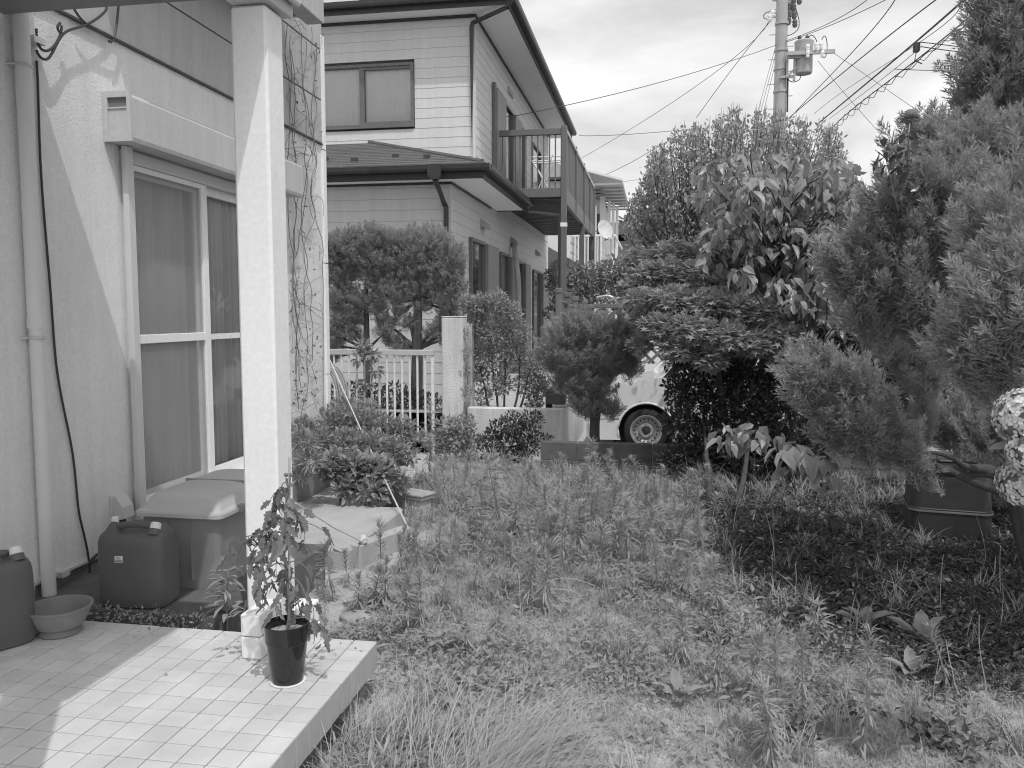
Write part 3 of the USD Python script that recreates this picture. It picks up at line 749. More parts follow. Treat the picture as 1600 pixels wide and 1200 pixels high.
# dead vine on the house corner
vn = thing('dead_vine', 'bare dry vine climbing the stucco wall at the house corner', 'vine')
rg = np.random.default_rng(21)
for k in range(7):
    x0 = rg.uniform(448, 500)
    ys = np.linspace(rg.uniform(30, 90), rg.uniform(560, 690), 26)
    xs = x0 + np.cumsum(rg.normal(0, 3.4, 26)) + (ys - ys[0]) * 0.02
    xs = np.clip(xs, 444, 505)
    P = np.array([at(a, b, 7.0) for a, b in zip(xs, ys)])
    obj('stem', tube(against_wall(spline(P, 3), XW + 0.03), 0.0035, 4), 'dry_stem', vn)
tw = []
for k in range(90):
    a0 = np.array([rg.uniform(450, 503), rg.uniform(40, 660)])
    st_ = [a0]
    d = rg.normal(0, 1, 2)
    for q in range(6):
        d = d + rg.normal(0, 0.5, 2); st_.append(st_[-1] + d * 3.0)
    P = np.array([at(min(a, 505), b, 7.0) for a, b in st_])
    tw.append(tube(against_wall(P, XW + 0.035), 0.0025, 3, False))
obj('twigs', tw, 'dry_stem', vn, kind='stuff')
lf = []
P = np.array([at(rg.uniform(450, 500), y, 7.0) for y in np.r_[rg.uniform(60, 640, 50), rg.uniform(540, 690, 50)]])
P = against_wall(P, XW + 0.04)
obj('leaves', stamp(LEAF5, P, rg.normal(size=(100, 3)), rg.normal(size=(100, 3)), 0.035), 'dry_stem', vn, kind='stuff')

# ================================================================== neighbouring house
XS, YU, YL, YE = -2.87, 13.0, 11.4, 21.9
ZU = 6.10
nh = thing('neighbour_house', 'two-storey pale clapboard house with dark gutters and a balcony', 'house')
obj('wall', [box(-10, XS - 0.02, YU + 0.14, YE, 3.2, ZU), box(-10, XS - 0.02, YL + 0.02, YE - 0.01, 0.0, 3.3)], 'siding', nh)
obj('foundation', box(-10, XS - 0.01, YL + 0.01, YE, -0.4, 0.10), 'concrete', nh)
WX0, WX1, WZa, WZb = -5.55, -3.87, 4.41, 5.42


def boards(z0, z1, make, step=0.155):
    z = z0
    while z < z1 - 0.02:
        zz = min(z + step, z1)
        make(z, zz - 0.0025); z += step


def front_board(x0, x1, y):
    def f(z, zz):
        a = x1 if True else 0
        if zz > WZa and z < WZb and y == YU:
            obj('siding_board', prism([(y - 0.003, z), (y + 0.03, z), (y + 0.03, zz), (y + 0.001, zz)], WX1 + 0.01, x1, 'x'), 'siding', nh)
        else:
            obj('siding_board', prism([(y - 0.003, z), (y + 0.03, z), (y + 0.03, zz), (y + 0.001, zz)], x0, x1, 'x'), 'siding', nh)
    return f


boards(0.10, 3.27, front_board(-6.6, XS - 0.045, YL))
boards(3.30, ZU, front_board(-6.6, XS - 0.045, YU))
for y0, y1, za, zb in ((YL + 0.045, YE, 0.10, 3.29), (YU + 0.045, YE, 3.31, ZU)):
    def side(z, zz):
        v, f = prism([(XS + 0.003, z), (XS - 0.03, z), (XS - 0.03, zz), (XS - 0.001, zz)], y0, y1, 'y')
        obj('siding_board', (v, f), 'siding', nh)
    boards(za, zb, side)
obj('corner_post', box(XS - 0.042, XS + 0.008, YL - 0.008, YL + 0.042, 0.1, 3.28), 'siding', nh)
obj('corner_post', box(XS - 0.042, XS + 0.008, YU - 0.008, YU + 0.042, 3.3, ZU), 'siding', nh)
obj('corner_post', box(XS - 0.042, XS + 0.010, YE - 0.04, YE + 0.01, 0.1, ZU - .01), 'white_paint', nh)
obj('frieze', [box(-6.6, XS + 0.02, YU - 0.02, YU - 0.0045, ZU - 0.05, ZU - 0.002), box(XS + 0.0045, XS + 0.02, YU, YE, ZU - 0.05, ZU - 0.002)], 'dark_trim', nh)
obj('frieze', [box(-6.6, XS + 0.02, YL - 0.02, YL - 0.0045, 3.235, 3.275), box(XS + 0.0045, XS + 0.02, YL, 14.2, 3.235, 3.275)], 'dark_trim', nh)
# front upstairs window with curtains
wn = thing('window', parent=nh)
obj('frame', [box(WX0, WX1, YU - 0.03, YU + 0.06, WZb - 0.045, WZb), box(WX0, WX1, YU - 0.035, YU + 0.06, WZa, WZa + 0.06), box(WX1 - 0.05, WX1, YU - 0.03, YU + 0.06, WZa + 0.06, WZb - 0.045),
              box(WX0, WX0 + 0.05, YU - 0.03, YU + 0.06, WZa + 0.06, WZb - 0.045), box(-4.78, -4.70, YU - 0.02, YU + 0.05, WZa + 0.06, WZb - 0.045),
              box(-4.70, WX1 - 0.05, YU - 0.012, YU + 0.03, WZa + 0.06, WZa + 0.10), box(-4.70, WX1 - 0.05, YU - 0.012, YU + 0.03, WZb - 0.09, WZb - 0.045)], 'bronze', wn)
obj('pane', quady(YU + 0.01, -4.70, WX1 - 0.05, WZa + 0.10, WZb - 0.09), 'glass_house', wn)
obj('pane', quady(YU + 0.022, WX0 + 0.05, -4.78, WZa + 0.06, WZb - 0.045), 'glass_house', wn)
xx = np.linspace(WX0, WX1, 160)
yy = YU + 0.05 + 0.006 * np.sin(xx * 60 + 2 * np.sin(xx * 9))
v = np.stack([np.repeat(xx[:, None], 2, 1), np.repeat(yy[:, None], 2, 1), np.repeat(np.array([[WZa, WZb]]), 160, 0)], -1).reshape(-1, 3)
i = np.arange(159)
obj('curtain', (v, np.stack([2 * i, 2 * i + 2, 2 * i + 3, 2 * i + 1], 1)), 'curtain_white', wn, smooth=True)
# upper eaves, fascia, gutters, roof
OX, OY = -2.30, 12.66
obj('soffit', [box(-7, OX, OY, YU - 0.004, ZU, ZU + 0.015), box(XS + 0.004, OX, YU - 0.004, YE + 0.4, ZU, ZU + 0.015)], 'soffit', nh)
obj('fascia', [box(-7, OX + 0.02, OY - 0.025, OY, ZU - 0.012, ZU + 0.16), box(OX, OX + 0.025, OY, YE + 0.42, ZU - 0.012, ZU + 0.16)], 'dark_trim', nh)
g = [(0.0, 0.0), (0.09, 0.0), (0.11, 0.03), (0.115, 0.085), (0.10, 0.09), (0.0, 0.09)]
obj('gutter', prism([(OY - 0.027 - a, ZU + 0.06 + b) for a, b in g], -7, OX + 0.13, 'x'), 'gutter', nh)
obj('gutter', prism([(OX + 0.027 + a, ZU + 0.06 + b) for a, b in g], OY + 0.002, YE + 0.45, 'y'), 'gutter', nh)
ra, rb = np.array([OX + 0.06, OY - 0.06, ZU + 0.17]), np.array([OX + 0.06, YE + 0.45, ZU + 0.17])
rt, rtb = np.array([-6.0, 16.4, 7.5]), np.array([-6.0, 18.0, 7.5])
ll = np.array([-9.7, OY - 0.06, ZU + 0.17]); lb = np.array([-9.7, YE + 0.45, ZU + 0.17])
obj('roof', (np.array([ra, rb, rt, rtb, ll, lb]), np.array([[0, 2, 4], [0, 1, 3], [0, 3, 2], [1, 5, 3], [4, 2, 3], [4, 3, 5], [0, 4, 5], [0, 5, 1]])), 'roof_slate', nh)
obj('snow_guard', box(-5.5, -5.42, OY - 0.06, OY, ZU + 0.18, ZU + 0.22), 'dark_trim', nh)
obj('snow_guard', box(-4.62, -4.54, OY - 0.06, OY, ZU + 0.18, ZU + 0.22), 'dark_trim', nh)
# lower lean-to roof
LX, LY, ZL = -2.36, 11.12, 3.27
E0 = 3.47
S1 = (4.18 - E0) / (YU - LY)


def hip_x(y):
    return LX - (y - LY) * (2.27 / (YU - LY))


obj('lower_soffit', [box(-7, LX, LY, YL - 0.004, ZL, ZL + 0.012), box(XS + 0.004, LX, YL - 0.004, 14.75, ZL, ZL + 0.012)], 'soffit', nh)
obj('lower_fascia', [box(-7, LX + 0.02, LY - 0.022, LY, ZL - 0.012, E0 - 0.03), box(LX, LX + 0.022, LY, 14.75, ZL - 0.012, E0 - 0.03), box(XS + .005, LX, 14.75, 14.77, ZL - .012, E0 - .03)], 'dark_trim', nh)
obj('lower_gutter', prism([(LY - 0.024 - a, ZL + 0.08 + b) for a, b in g], -7, LX + 0.13, 'x'), 'gutter', nh)
obj('lower_gutter', prism([(LX + 0.024 + a, ZL + 0.08 + b) for a, b in g], LY + 0.002, 14.95, 'y'), 'gutter', nh)
obj('gutter_clip', [box(x, x + 0.012, LY - 0.145, LY - 0.02, ZL + 0.168, ZL + 0.178) for x in np.arange(-5.6, -2.6, 0.42)], 'steel', nh)
nrow = 15
for k in range(nrow):
    y0, y1 = LY + (YU - LY) * k / nrow - (0.05 if k == 0 else 0.012), LY + (YU - LY) * (k + 1) / nrow
    z0, z1 = E0 + S1 * (y0 - LY) + 0.016, E0 + S1 * (y1 - LY) + 0.004
    v = np.array([[-7, y0, z0], [hip_x(y0), y0, z0], [hip_x(y1), y1, z1], [-7, y1, z1], [-7, y0, z0 - 0.02], [hip_x(y0), y0, z0 - 0.02], [hip_x(y1), y1, z1 - 0.02], [-7, y1, z1 - 0.02]])
    obj('shingle_row', (v, tri(np.array([[0, 1, 2, 3], [4, 7, 6, 5], [0, 4, 5, 1], [1, 5, 6, 2], [2, 6, 7, 3], [3, 7, 4, 0]]))), 'roof_slate', nh)
c0, c1 = np.array([LX, LY, E0]), np.array([hip_x(YU), YU, 4.18])
S2 = (4.18 - E0) / 2.27
for k in range(5):
    xa, xb = LX - 0.11 * k + (0.05 if k == 0 else 0.01), LX - 0.11 * (k + 1)
    ya, yb = LY + (LX - xa) * (YU - LY) / 2.27, LY + (LX - xb) * (YU - LY) / 2.27
    za, zb = E0 + S2 * (LX - xa) + 0.016, E0 + S2 * (LX - xb) + 0.004
    v = np.array([[xa, ya, za], [xa, 14.8, za], [xb, 14.8, zb], [xb, yb, zb]]); w = v - [0, 0, 0.02]
    obj('shingle_row', (np.vstack([v, w]), tri(np.array([[0, 1, 2, 3], [4, 7, 6, 5], [0, 4, 5, 1], [1, 5, 6, 2], [2, 6, 7, 3], [3, 7, 4, 0]]))), 'roof_slate', nh)
obj('hip_cap', tube([c0 + [0, 0, 0.015], c1 + [0, 0, 0.015]], 0.035, 6), 'roof_slate', nh)
for px, py in ((508, 252), (554, 253), (618, 247), (667, 248)):
    y = 11.2
    for _ in range(40):
        p = at(px, py, y); y += 0.35 * ((p[2] - (E0 + S1 * (y - LY))) / -S1) * -1 if False else 0
        zroof = E0 + S1 * (y - LY)
        y += (p[2] - zroof) * 1.2
        y = min(max(y, LY), YU)
    p = at(px, py, y)
    obj('snow_guard', box(p[0] - 0.045, p[0] + 0.045, y - 0.03, y + 0.03, E0 + S1 * (y - LY), E0 + S1 * (y - LY) + 0.055), 'dark_trim', nh)
# downpipes
d1 = at(737, 60, YU - 0.05)[0]
obj('downpipe', [tube(spline([(OX + 0.08, OY - 0.05, ZU + 0.05), (OX + 0.02, OY - 0.02, ZU - 0.06)], 3), 0.04, 8), tube([(OX + 0.02, OY - 0.03, ZU - 0.06), (d1 + 0.08, YU - 0.06, ZU - 0.13)], 0.034, 8),
                 tube([(d1 + 0.08, YU - 0.06, ZU - 0.13), (d1 + 0.02, YU - 0.06, ZU - 0.15), (d1, YU - 0.06, ZU - 0.21), (d1, YU - 0.06, 3.8)], 0.036, 8)], 'gutter', nh, smooth=40)
hx = at(680, 262, LY - 0.08)[0]
dx = at(697, 330, YL - 0.05)[0]
obj('downpipe', [tube(spline([(hx, LY - 0.08, ZL + 0.08), (hx, LY - 0.08, ZL - 0.05), (hx + 0.03, LY - 0.03, ZL - 0.13), (dx - 0.03, YL - 0.1, ZL - 0.27), (dx, YL - 0.055, ZL - 0.36)], 4), 0.036, 8), tube([(dx, YL - 0.055, ZL - 0.35), (dx, YL - 0.055, 0.0)], 0.036, 8)], 'gutter', nh, smooth=40)
obj('rain_hopper', prism([(hx - 0.10, ZL + 0.17), (hx + 0.10, ZL + 0.17), (hx + 0.09, ZL + 0.02), (hx + 0.04, ZL - 0.03), (hx - 0.04, ZL - 0.03), (hx - 0.09, ZL + 0.02)], LY - 0.155, LY - 0.03, 'y'), 'gutter', nh)
obj('downpipe', [tube([(LX + 0.08, 14.7, ZL + 0.08), (LX + 0.08, 14.75, ZL - 0.02), (-1.72, 14.75, ZL - 0.10)], 0.03, 8), tube([(-1.72, 14.75, ZL - 0.10), (-1.71, 14.75, 0.2)], 0.03, 8)], 'bronze', nh, smooth=40)


# side windows with shutters
def side_window(y0, y1, z0, z1, glass, cutters=()):
    w = thing('window', parent=nh)
    obj('frame', [box(XS + 0.0, XS + 0.05, y0, y0 + 0.05, z0, z1), box(XS, XS + 0.05, y1 - 0.05, y1, z0, z1), box(XS, XS + 0.055, y0 + 0.05, y1 - 0.05, z1 - 0.05, z1 + 0.002), box(XS, XS + 0.06, y0 + 0.05, y1 - 0.05, z0, z0 + 0.05)], 'bronze', w)
    for a, b, kind in glass:
        if kind == 'g':
            obj('pane', box(XS - 0.0, XS + 0.012, a, b, z0 + 0.05, z1 - 0.05), 'window_dark', w)
            obj('sash', [box(XS, XS + 0.03, a, a + 0.05, z0 + 0.05, z1 - 0.05), box(XS, XS + 0.03, b - 0.05, b, z0 + 0.05, z1 - 0.05)], 'bronze', w)
        else:
            obj('shutter', box(XS, XS + 0.10, a, b, z0 - 0.03, z1 + 0.03, 0.01), 'shutter_slat' if kind == 's' else 'bronze_pale', w)


LOOK['window_dark'] = usdkit.material(stage, '/World/Looks/window_dark', {'p': ('principled_bsdf', {'base_color': (0.03,) * 3, 'roughness': 0.05, 'specular_ior_level': 0.8})}, [], surface='p.BSDF')
side_window(12.5, 13.55, 0.75, 2.60, [(12.55, 13.5, 'g')])
obj('shutter_case', box(XS, XS + 0.10, 13.56, 14.5, 0.8, 2.58, 0.012), 'shutter_slat', nh)
side_window(15.0, 15.9, 0.3, 2.56, [(15.05, 15.85, 'g')])
obj('shutter_case', box(XS, XS + 0.10, 15.92, 16.7, 0.3, 2.52, 0.012), 'shutter_slat', nh)
side_window(16.75, 17.55, 0.3, 2.52, [(16.8, 17.5, 'g')])
obj('shutter_case', box(XS, XS + 0.10, 17.58, 18.3, 0.3, 2.5, 0.012), 'shutter_slat', nh)
side_window(19.1, 20.4, 0.2, 2.45, [(19.15, 20.35, 'g')])
obj('shutter_case', box(XS, XS + 0.10, 20.42, 21.6, 0.2, 2.42, 0.012), 'shutter_slat', nh)
obj('window_trim', box(XS, XS + 0.07, 14.33, 14.42, 3.66, 5.42), 'bronze', nh)
obj('shutter_case', box(XS, XS + 0.09, 14.44, 15.3, 3.66, 5.36, 0.012), 'bronze_pale', nh)
side_window(15.32, 16.3, 3.66, 5.36, [(15.37, 16.25, 'g')])
obj('shutter_case', box(XS, XS + 0.09, 16.32, 17.1, 3.66, 5.34, 0.012), 'bronze_pale', nh)
side_window(17.15, 17.75, 3.66, 5.34, [(17.2, 17.7, 'g')])
side_window(18.9, 20.3, 3.66, 5.34, [(18.95, 20.25, 'g')])
for px, py, z0 in ((750, 362, 2.85), (792, 384, 2.82), (836, 403, 2.82)):
    y = [13.35, 16.2, 19.6][(px > 760) + (px > 800)]
    obj('vent_hood', prism([(XS, z0), (XS + 0.11, z0 - 0.03), (XS + 0.10, z0 + 0.05), (XS, z0 + 0.13)], y, y + 0.32, 'y'), 'concrete', nh)
obj('vent_hood', box(XS, XS + 0.03, 15.9, 16.4, 5.66, 5.76), 'concrete', nh)
obj('duct', tube(spline([(XS + 0.05, 16.35, 2.78), (XS + 0.10, 16.15, 2.7), (XS + 0.13, 16.1, 2.45), (XS + 0.14, 16.3, 2.1), (XS + 0.12, 16.5, 1.5), (XS + 0.12, 16.75, 0.9)], 6), 0.055, 10), 'duct', nh, smooth=True)

# balcony
bl = thing('balcony', parent=nh)
BXO, BYF, BYE = -1.63, 14.62, 21.4
obj('post', box(BXO - 0.05, BXO + 0.05, BYF - 0.05, BYF + 0.05, -0.3, 4.70, 0.006), 'panel_grey', bl)
obj('post', box(BXO - 0.05, BXO + 0.05, 18.2, 18.3, -0.3, 3.36, 0.006), 'panel_grey', bl)
obj('post', box(BXO - 0.05, BXO + 0.05, BYE - 0.1, BYE, -0.3, 4.6, 0.006), 'panel_grey', bl)
obj('post_clip', box(BXO - 0.056, BXO + 0.056, BYF - 0.056, BYF + 0.056, 2.95, 3.02), 'insulator', bl)
obj('front_rail', box(XS - 0.06, BXO - 0.051, BYF - 0.035, BYF + 0.035, 4.55, 4.655, 0.006), 'panel_grey', bl)
obj('front_beam', box(XS + 0.002, BXO - 0.051, BYF - 0.04, BYF + 0.04, 3.47, 3.63, 0.006), 'panel_grey', bl)
for k in range(11):
    x = XS + 0.14 + k * 0.105
    obj('bar', box(x - 0.011, x + 0.011, BYF - 0.011, BYF + 0.011, 3.631, 4.549), 'panel_grey', bl)
obj('side_rail', box(BXO - 0.04, BXO + 0.045, BYF + 0.052, BYE - 0.102, 4.60, 4.66, 0.006), 'grey_paint', bl)
obj('side_beam', box(BXO - 0.04, BXO + 0.03, BYF + 0.052, BYE - 0.102, 3.37, 3.66, 0.006), 'panel_grey', bl)
rib = []
yk = np.arange(BYF + 0.06, BYE - 0.12, 0.05)
for k, y in enumerate(yk):
    rib.append(box(BXO - 0.006 + 0.012 * (k % 2), BXO + 0.006 + 0.012 * (k % 2), y, y + 0.05, 3.665, 4.595))
obj('side_panel', rib, 'panel_grey', bl)
for y in (16.45, 18.3, 19.9):
    obj('side_mullion', box(BXO + 0.02, BXO + 0.05, y, y + 0.04, 3.40, 4.70), 'panel_grey', bl)
obj('deck', [box(XS + 0.01, BXO - 0.045, y, y + 0.075 - 0.02, 3.44 + 0.025 * (k % 2), 3.50) for k, y in enumerate(np.arange(BYF + 0.05, BYE - 0.1, 0.075))] + [box(XS + 0.01, BXO - 0.045, BYF + 0.05, BYE - .1, 3.501, 3.53)], 'deck_sheet', bl)
dk = thing('drying_rack', 'white folding laundry rack standing on the balcony', 'laundry rack', (-2.15, 16.2, 3.53))
obj('frame', [tube([(-0.3, 0, 0), (0.12, 0, 0.98)], 0.014, 6), tube([(0.22, 0, 0), (-0.3, 0, 0.9)], 0.014, 6), tube([(-0.3, 0.4, 0), (0.12, 0.4, 0.98)], 0.014, 6), tube([(0.22, 0.4, 0), (-0.3, 0.4, 0.9)], 0.014, 6)], 'white_paint', dk)
for z, a, b in ((0.98, -0.35, 0.25), (0.9, -0.35, 0.3), (0.86, -0.3, 0.32)):
    obj('pole', tube([(a, 0.2 * z, z), (b, 0.2 * z, z)], 0.014, 6), 'white_paint', dk)
obj('laundry_pile', (lambda s: (np.array(s.vertices) * [0.28, 0.3, 0.16] * (0.8 + 0.4 * meshkit.noise(np.array(s.vertices) * 3)[:, None]) + [-1.95, 18.5, 3.66], np.array(s.faces)))(trimesh.creation.icosphere(3, 1)), 'petal', smooth=True,
    label='white bundle of laundry on the balcony floor', cat='laundry')
ds = thing('satellite_dish', 'white satellite dish on the end post of the balcony', 'satellite dish', (-1.32, 21.05, 3.50))
dish = lathe([(0, 0.0), (0.12, 0.012), (0.22, 0.045), (0.27, 0.075), (0.275, 0.08), (0.27, 0.082), (0.22, 0.055), (0.12, 0.022), (0, 0.01)], 32)
dv, df = rot(dish, math.radians(62), 'x')
obj('dish', rot((dv * [0.72, 1, 1.0], df), math.radians(25), 'z'), 'petal', ds, smooth=True)
obj('arm', tube([(-0.28, 0.05, 0), (0, 0.04, 0), (0.03, -0.1, -0.24), (0.16, -0.38, -0.22)], 0.015, 6), 'far_grey', ds)
obj('receiver', box(0.12, 0.21, -0.42, -0.34, -0.25, -0.18, 0.01), 'far_white', ds)

# ================================================================== farther houses
fh = thing('white_house', 'far white house with tall white balcony posts and an awning', 'house')
obj('wall', [box(-9, -3.1, 30, 38, -0.5, 6.2), box(-3.1, -2.2, 33.5, 38, -0.5, 6.2)], 'far_white', fh)
obj('siding_line', [box(-3.099, -3.085, 30, 33.4, z, z + 0.03) for z in np.arange(0.5, 6, 0.35)], 'far_grey', fh)
for px in (930, 943, 952, 958, 964):
    x = at(px, 340, 31.0 + (px - 930) * 0.14)
    obj('post', box(x[0] - 0.06 - .08 * (px == 943), x[0] + 0.06, x[1] - 0.06, x[1] + 0.06, -0.4, 6.0 if px > 935 else 5.4), 'white_paint', fh)
obj('balcony_floor', box(-3.1, -1.5, 30.5, 37, 2.9, 3.1), 'far_white', fh)
obj('balcony_rail', [box(-3.1, -2.02, 30.5, 30.56, 4.25, 4.32), box(-1.56, -1.5, 30.5, 37, 4.25, 4.32)], 'white_paint', fh)
for k in range(9):
    obj('bar', box(-3.0 + 0.12 * k, -2.96 + 0.12 * k, 30.51, 30.55, 3.1, 4.25), 'white_paint', fh)
obj('window', box(-2.75, -2.25, 33.42, 33.49, 3.3, 5.4), 'far_dark', fh)
obj('awning', prism([(-3.4, 6.72), (-3.4, 6.78), (-1.25, 6.2), (-1.25, 6.12)], 29.8, 37.5, 'y'), 'far_white', fh)
obj('awning_rib', [box(-3.4, -1.22, y, y + 0.06, 5.98, 6.05) for y in np.arange(29.8, 37.5, 0.9)], 'far_grey', fh)
obj('roof', prism([(-9.6, 6.25), (-2.7, 6.25), (-2.7, 6.4), (-6, 7.7), (-9.6, 6.6)], 29.4, 38.5, 'y'), 'far_grey', fh)
hp = thing('porch_annex', 'low annex with a ribbed dark roof below the white house', 'annex')
obj('wall', box(-5.2, -2.2, 26.5, 29.5, -0.5, 2.55), 'far_grey', hp)
px0 = at(880, 385, 26.2)
for k in range(6):
    z0, dz = 2.75 + 0.17 * k, 0.17
    obj('shingle_row', prism([(-5.4, z0), (-2.0 - 0.30 * k, z0), (-2.3 - 0.30 * k, z0 + 0.16), (-5.4, z0 + 0.16)], 26.1 + 0.25 * k, 29.6 - 0.1 * k, 'y'), 'roof_slate', hp)
obj('eave', box(-5.5, -1.9, 26.0, 29.7, 2.60, 2.74), 'far_grey', hp)
obj('downpipe', tube([(-3.45, 25.9, 2.5), (-3.45, 25.9, -0.3)], 0.06, 8), 'far_white', hp)
dh = thing('far_house', 'distant grey house with a dark balcony beyond the white one', 'house')
obj('wall', box(-6, -1.25, 46, 54, -0.5, 5.4), 'far_grey', dh)
obj('roof', prism([(-6.5, 6.4), (-1.0, 6.3), (-0.55, 5.9), (-0.55, 5.7), (-6.5, 5.7)], 45.2, 55, 'y'), 'far_dark', dh)
obj('balcony_panel', box(-1.24, -0.25, 45.5, 54, 1.9, 3.7), 'far_dark', dh)
obj('balcony_floor', box(-1.24, -0.2, 45.4, 54, 1.7, 1.88), 'far_grey', dh)
obj('roof_edge', box(-1.24, -0.5, 45.2, 54, 3.9, 5.5), 'far_grey', dh)
lh = thing('far_shed', 'small pale building in the distance between house and trees', 'building')
obj('wall', box(-0.4, 0.9, 60, 64, -0.5, 4.0), 'far_grey', lh)
obj('roof', prism([(-0.6, 4.0), (1.1, 4.0), (0.9, 4.6), (-0.4, 4.6)], 59.7, 64.3, 'y'), 'far_white', lh)

# lattice fence with capped posts, and two bent steel pipes
lt = thing('lattice_fence', 'grey wooden lattice fence with capped posts below the balcony', 'lattice fence')
LYF = 13.6
pz = [(873, 452, 12.4), (887, 459, 12.95), (899, 465, LYF)]
for px, py, y in pz:
    p = at(px, py, y)
    obj('post', box(p[0] - 0.045, p[0] + 0.045, y - 0.045, y + 0.045, 0.1, p[2] - 0.06, 0.006), 'wood_grey', lt)
    obj('post_cap', box(p[0] - 0.055, p[0] + 0.055, y - 0.055, y + 0.055, p[2] - 0.059, p[2] + 0.02, 0.012), 'wood_grey', lt)
pa, pb = at(899, 478, LYF), at(1060, 478, LYF)
obj('top_rail', box(pa[0] + 0.05, pb[0] + 0.6, LYF - 0.03, LYF + 0.03, pa[2] - 0.035, pa[2] + 0.03, 0.005), 'wood_grey', lt)
obj('side_rail', [tube([at(873, 470, 12.4), at(899, 480, LYF)], 0.03, 4)], 'wood_grey', lt)
for i_ in range(5):
    p = at(878 + 4.5 * i_, 480, 12.6 + 0.2 * i_)
    obj('board', box(p[0] - 0.03, p[0] + 0.03, p[1] - 0.085, p[1] + 0.085, 0.15, p[2] - 0.02), 'wood_grey', lt)
for s_, yy_ in ((1, LYF - 0.012), (-1, LYF + 0.006)):
    for k in range(20):
        x0 = pa[0] - 0.8 + 0.2 * k
        z1 = pa[2] - 0.04
        a_, b_ = np.array([x0, yy_, z1 - 0.9]), np.array([x0 + 0.9, yy_, z1])
        if s_ < 0:
            a_, b_ = np.array([x0 + 0.9, yy_, z1 - 0.9]), np.array([x0, yy_, z1])
        t0 = 0.0
        d_ = b_ - a_
        lo = max(0, (pa[0] + 0.06 - min(a_[0], b_[0])) / 0.9)
        if lo >= 1:
            continue
        if s_ > 0:
            a_ = a_ + d_ * lo
        else:
            b_ = b_ - d_ * lo
        n_ = np.array([-(b_ - a_)[2], 0, (b_ - a_)[0]]); n_ = n_ / np.linalg.norm(n_) * 0.024
        v = np.array([a_ - n_, a_ + n_, b_ + n_, b_ - n_]); v = np.vstack([v, v + [0, 0.012, 0]])
        obj('slat', (v, tri(np.array([[0, 1, 2, 3], [7, 6, 5, 4], [0, 4, 5, 1], [1, 5, 6, 2], [2, 6, 7, 3], [3, 7, 4, 0]]))), 'wood_grey', lt)
for k, (xa, xm, xb) in enumerate(((931, 955, 966), (968, 982, 1010))):
    P = [at(xa, 465 if k == 0 else 476, 15), at((xa + xm) / 2, 463 if k == 0 else 466, 15), at(xm, 464, 15), at(xb, 476 if k == 0 else 463, 15), at(xb + 3, 500, 15) if k == 0 else at(xb + 25, 463, 15)]
    obj('bent_pipe', tube(spline(P, 5), 0.028, 8), 'steel', smooth=True, label=('bent steel pipe above the lattice fence, curving down to the right', 'bent steel pipe above the lattice fence, rising to the right')[k], cat='steel pipe')

# ================================================================== white car on the driveway
cr = thing('parked_car', 'white car parked on the driveway behind the small conifer', 'car')
CY0, CY1, CG = 10.32, 11.80, -0.33
WF, WRx, WRr = -0.10, 2.20, 0.285
side = [(-0.80, -0.10), (-0.82, 0.08), (-0.80, 0.24), (-0.74, 0.34), (-0.45, 0.50), (-0.18, 0.585), (0.02, 0.62)]
belt = [(0.02, 0.62), (2.75, 0.66), (2.82, 0.4), (2.84, -0.1)]
from shapely.geometry import Polygon, Point
body = Polygon(side + belt[1:] + [(2.8, -0.17), (-0.72, -0.17)])
for wx in (WF, WRx):
    body = body.difference(Point(wx, CG + WRr).buffer(0.345, quad_segs=12))
rings = []
bm = trimesh.creation.extrude_polygon(body, CY1 - CY0, engine='earcut')
v = np.array(bm.vertices)
bm2 = (np.stack([v[:, 0], v[:, 2] + CY0, v[:, 1]], 1), np.array(bm.faces)[:, ::-1])
obj('body', bm2, 'car_white', cr, smooth=30)
for yy_ in (CY0 - 0.006, CY1 - 0.006):
    t = np.linspace(-0.2, np.pi + 0.2, 20)
    obj('wheel_arch', tube(np.stack([WF + 0.35 * np.cos(t), np.full(20, yy_ + 0.006), CG + WRr + 0.35 * np.sin(t)], 1), 0.014, 6), 'car_white', cr, smooth=True)
obj('wheel_well', box(WF - 0.42, WF + 0.42, CY0 + 0.25, CY1 - 0.25, CG + 0.1, CG + 0.62), 'black_rubber', cr)
obj('roof', prism(rounded([(0.32, 1.02), (0.42, 1.085), (0.75, 1.125), (2.2, 1.115), (2.55, 1.03)], 0.02), CY0 + 0.10, CY1 - 0.10, 'y'), 'car_white', cr, smooth=40)
obj('side_window', prism([(0.10, 0.625), (0.42, 1.02), (2.48, 1.02), (2.66, 0.66)], CY0 + 0.06, CY1 - 0.06, 'y'), 'window_dark', cr)
for a_, b_ in (((0.0, CY0 + 0.05, 0.61), (0.40, CY0 + 0.09, 1.06)), ((0.0, CY1 - 0.05, 0.61), (0.40, CY1 - 0.09, 1.06)), ((1.2, CY0 + 0.055, 0.62), (1.25, CY0 + 0.06, 1.05))):
    obj('windscreen_pillar', tube([a_, b_], 0.03, 6), 'car_white', cr)
obj('front_bumper', box(-0.86, -0.62, CY0 + 0.03, CY1 - 0.03, -0.16, 0.06, 0.03), 'car_white', cr)
obj('headlight', box(-0.80, -0.58, CY0 - 0.004, CY0 + 0.25, 0.16, 0.30, 0.02), 'glass_lamp' if 'glass_lamp' in LOOK else 'insulator', cr)
for x_ in (0.40, 1.30, 2.05):
    obj('door_seam', box(x_, x_ + 0.007, CY0 - 0.0015, CY0 + 0.01, -0.1, 0.61), 'black_rubber', cr)
obj('bumper_seam', box(-0.80, -0.44, CY0 - 0.0015, CY0 + 0.01, 0.09, 0.098), 'black_rubber', cr)
obj('side_lamp', box(0.28, 0.34, CY0 - 0.012, CY0 + 0.01, 0.30, 0.33, 0.004), 'insulator', cr)
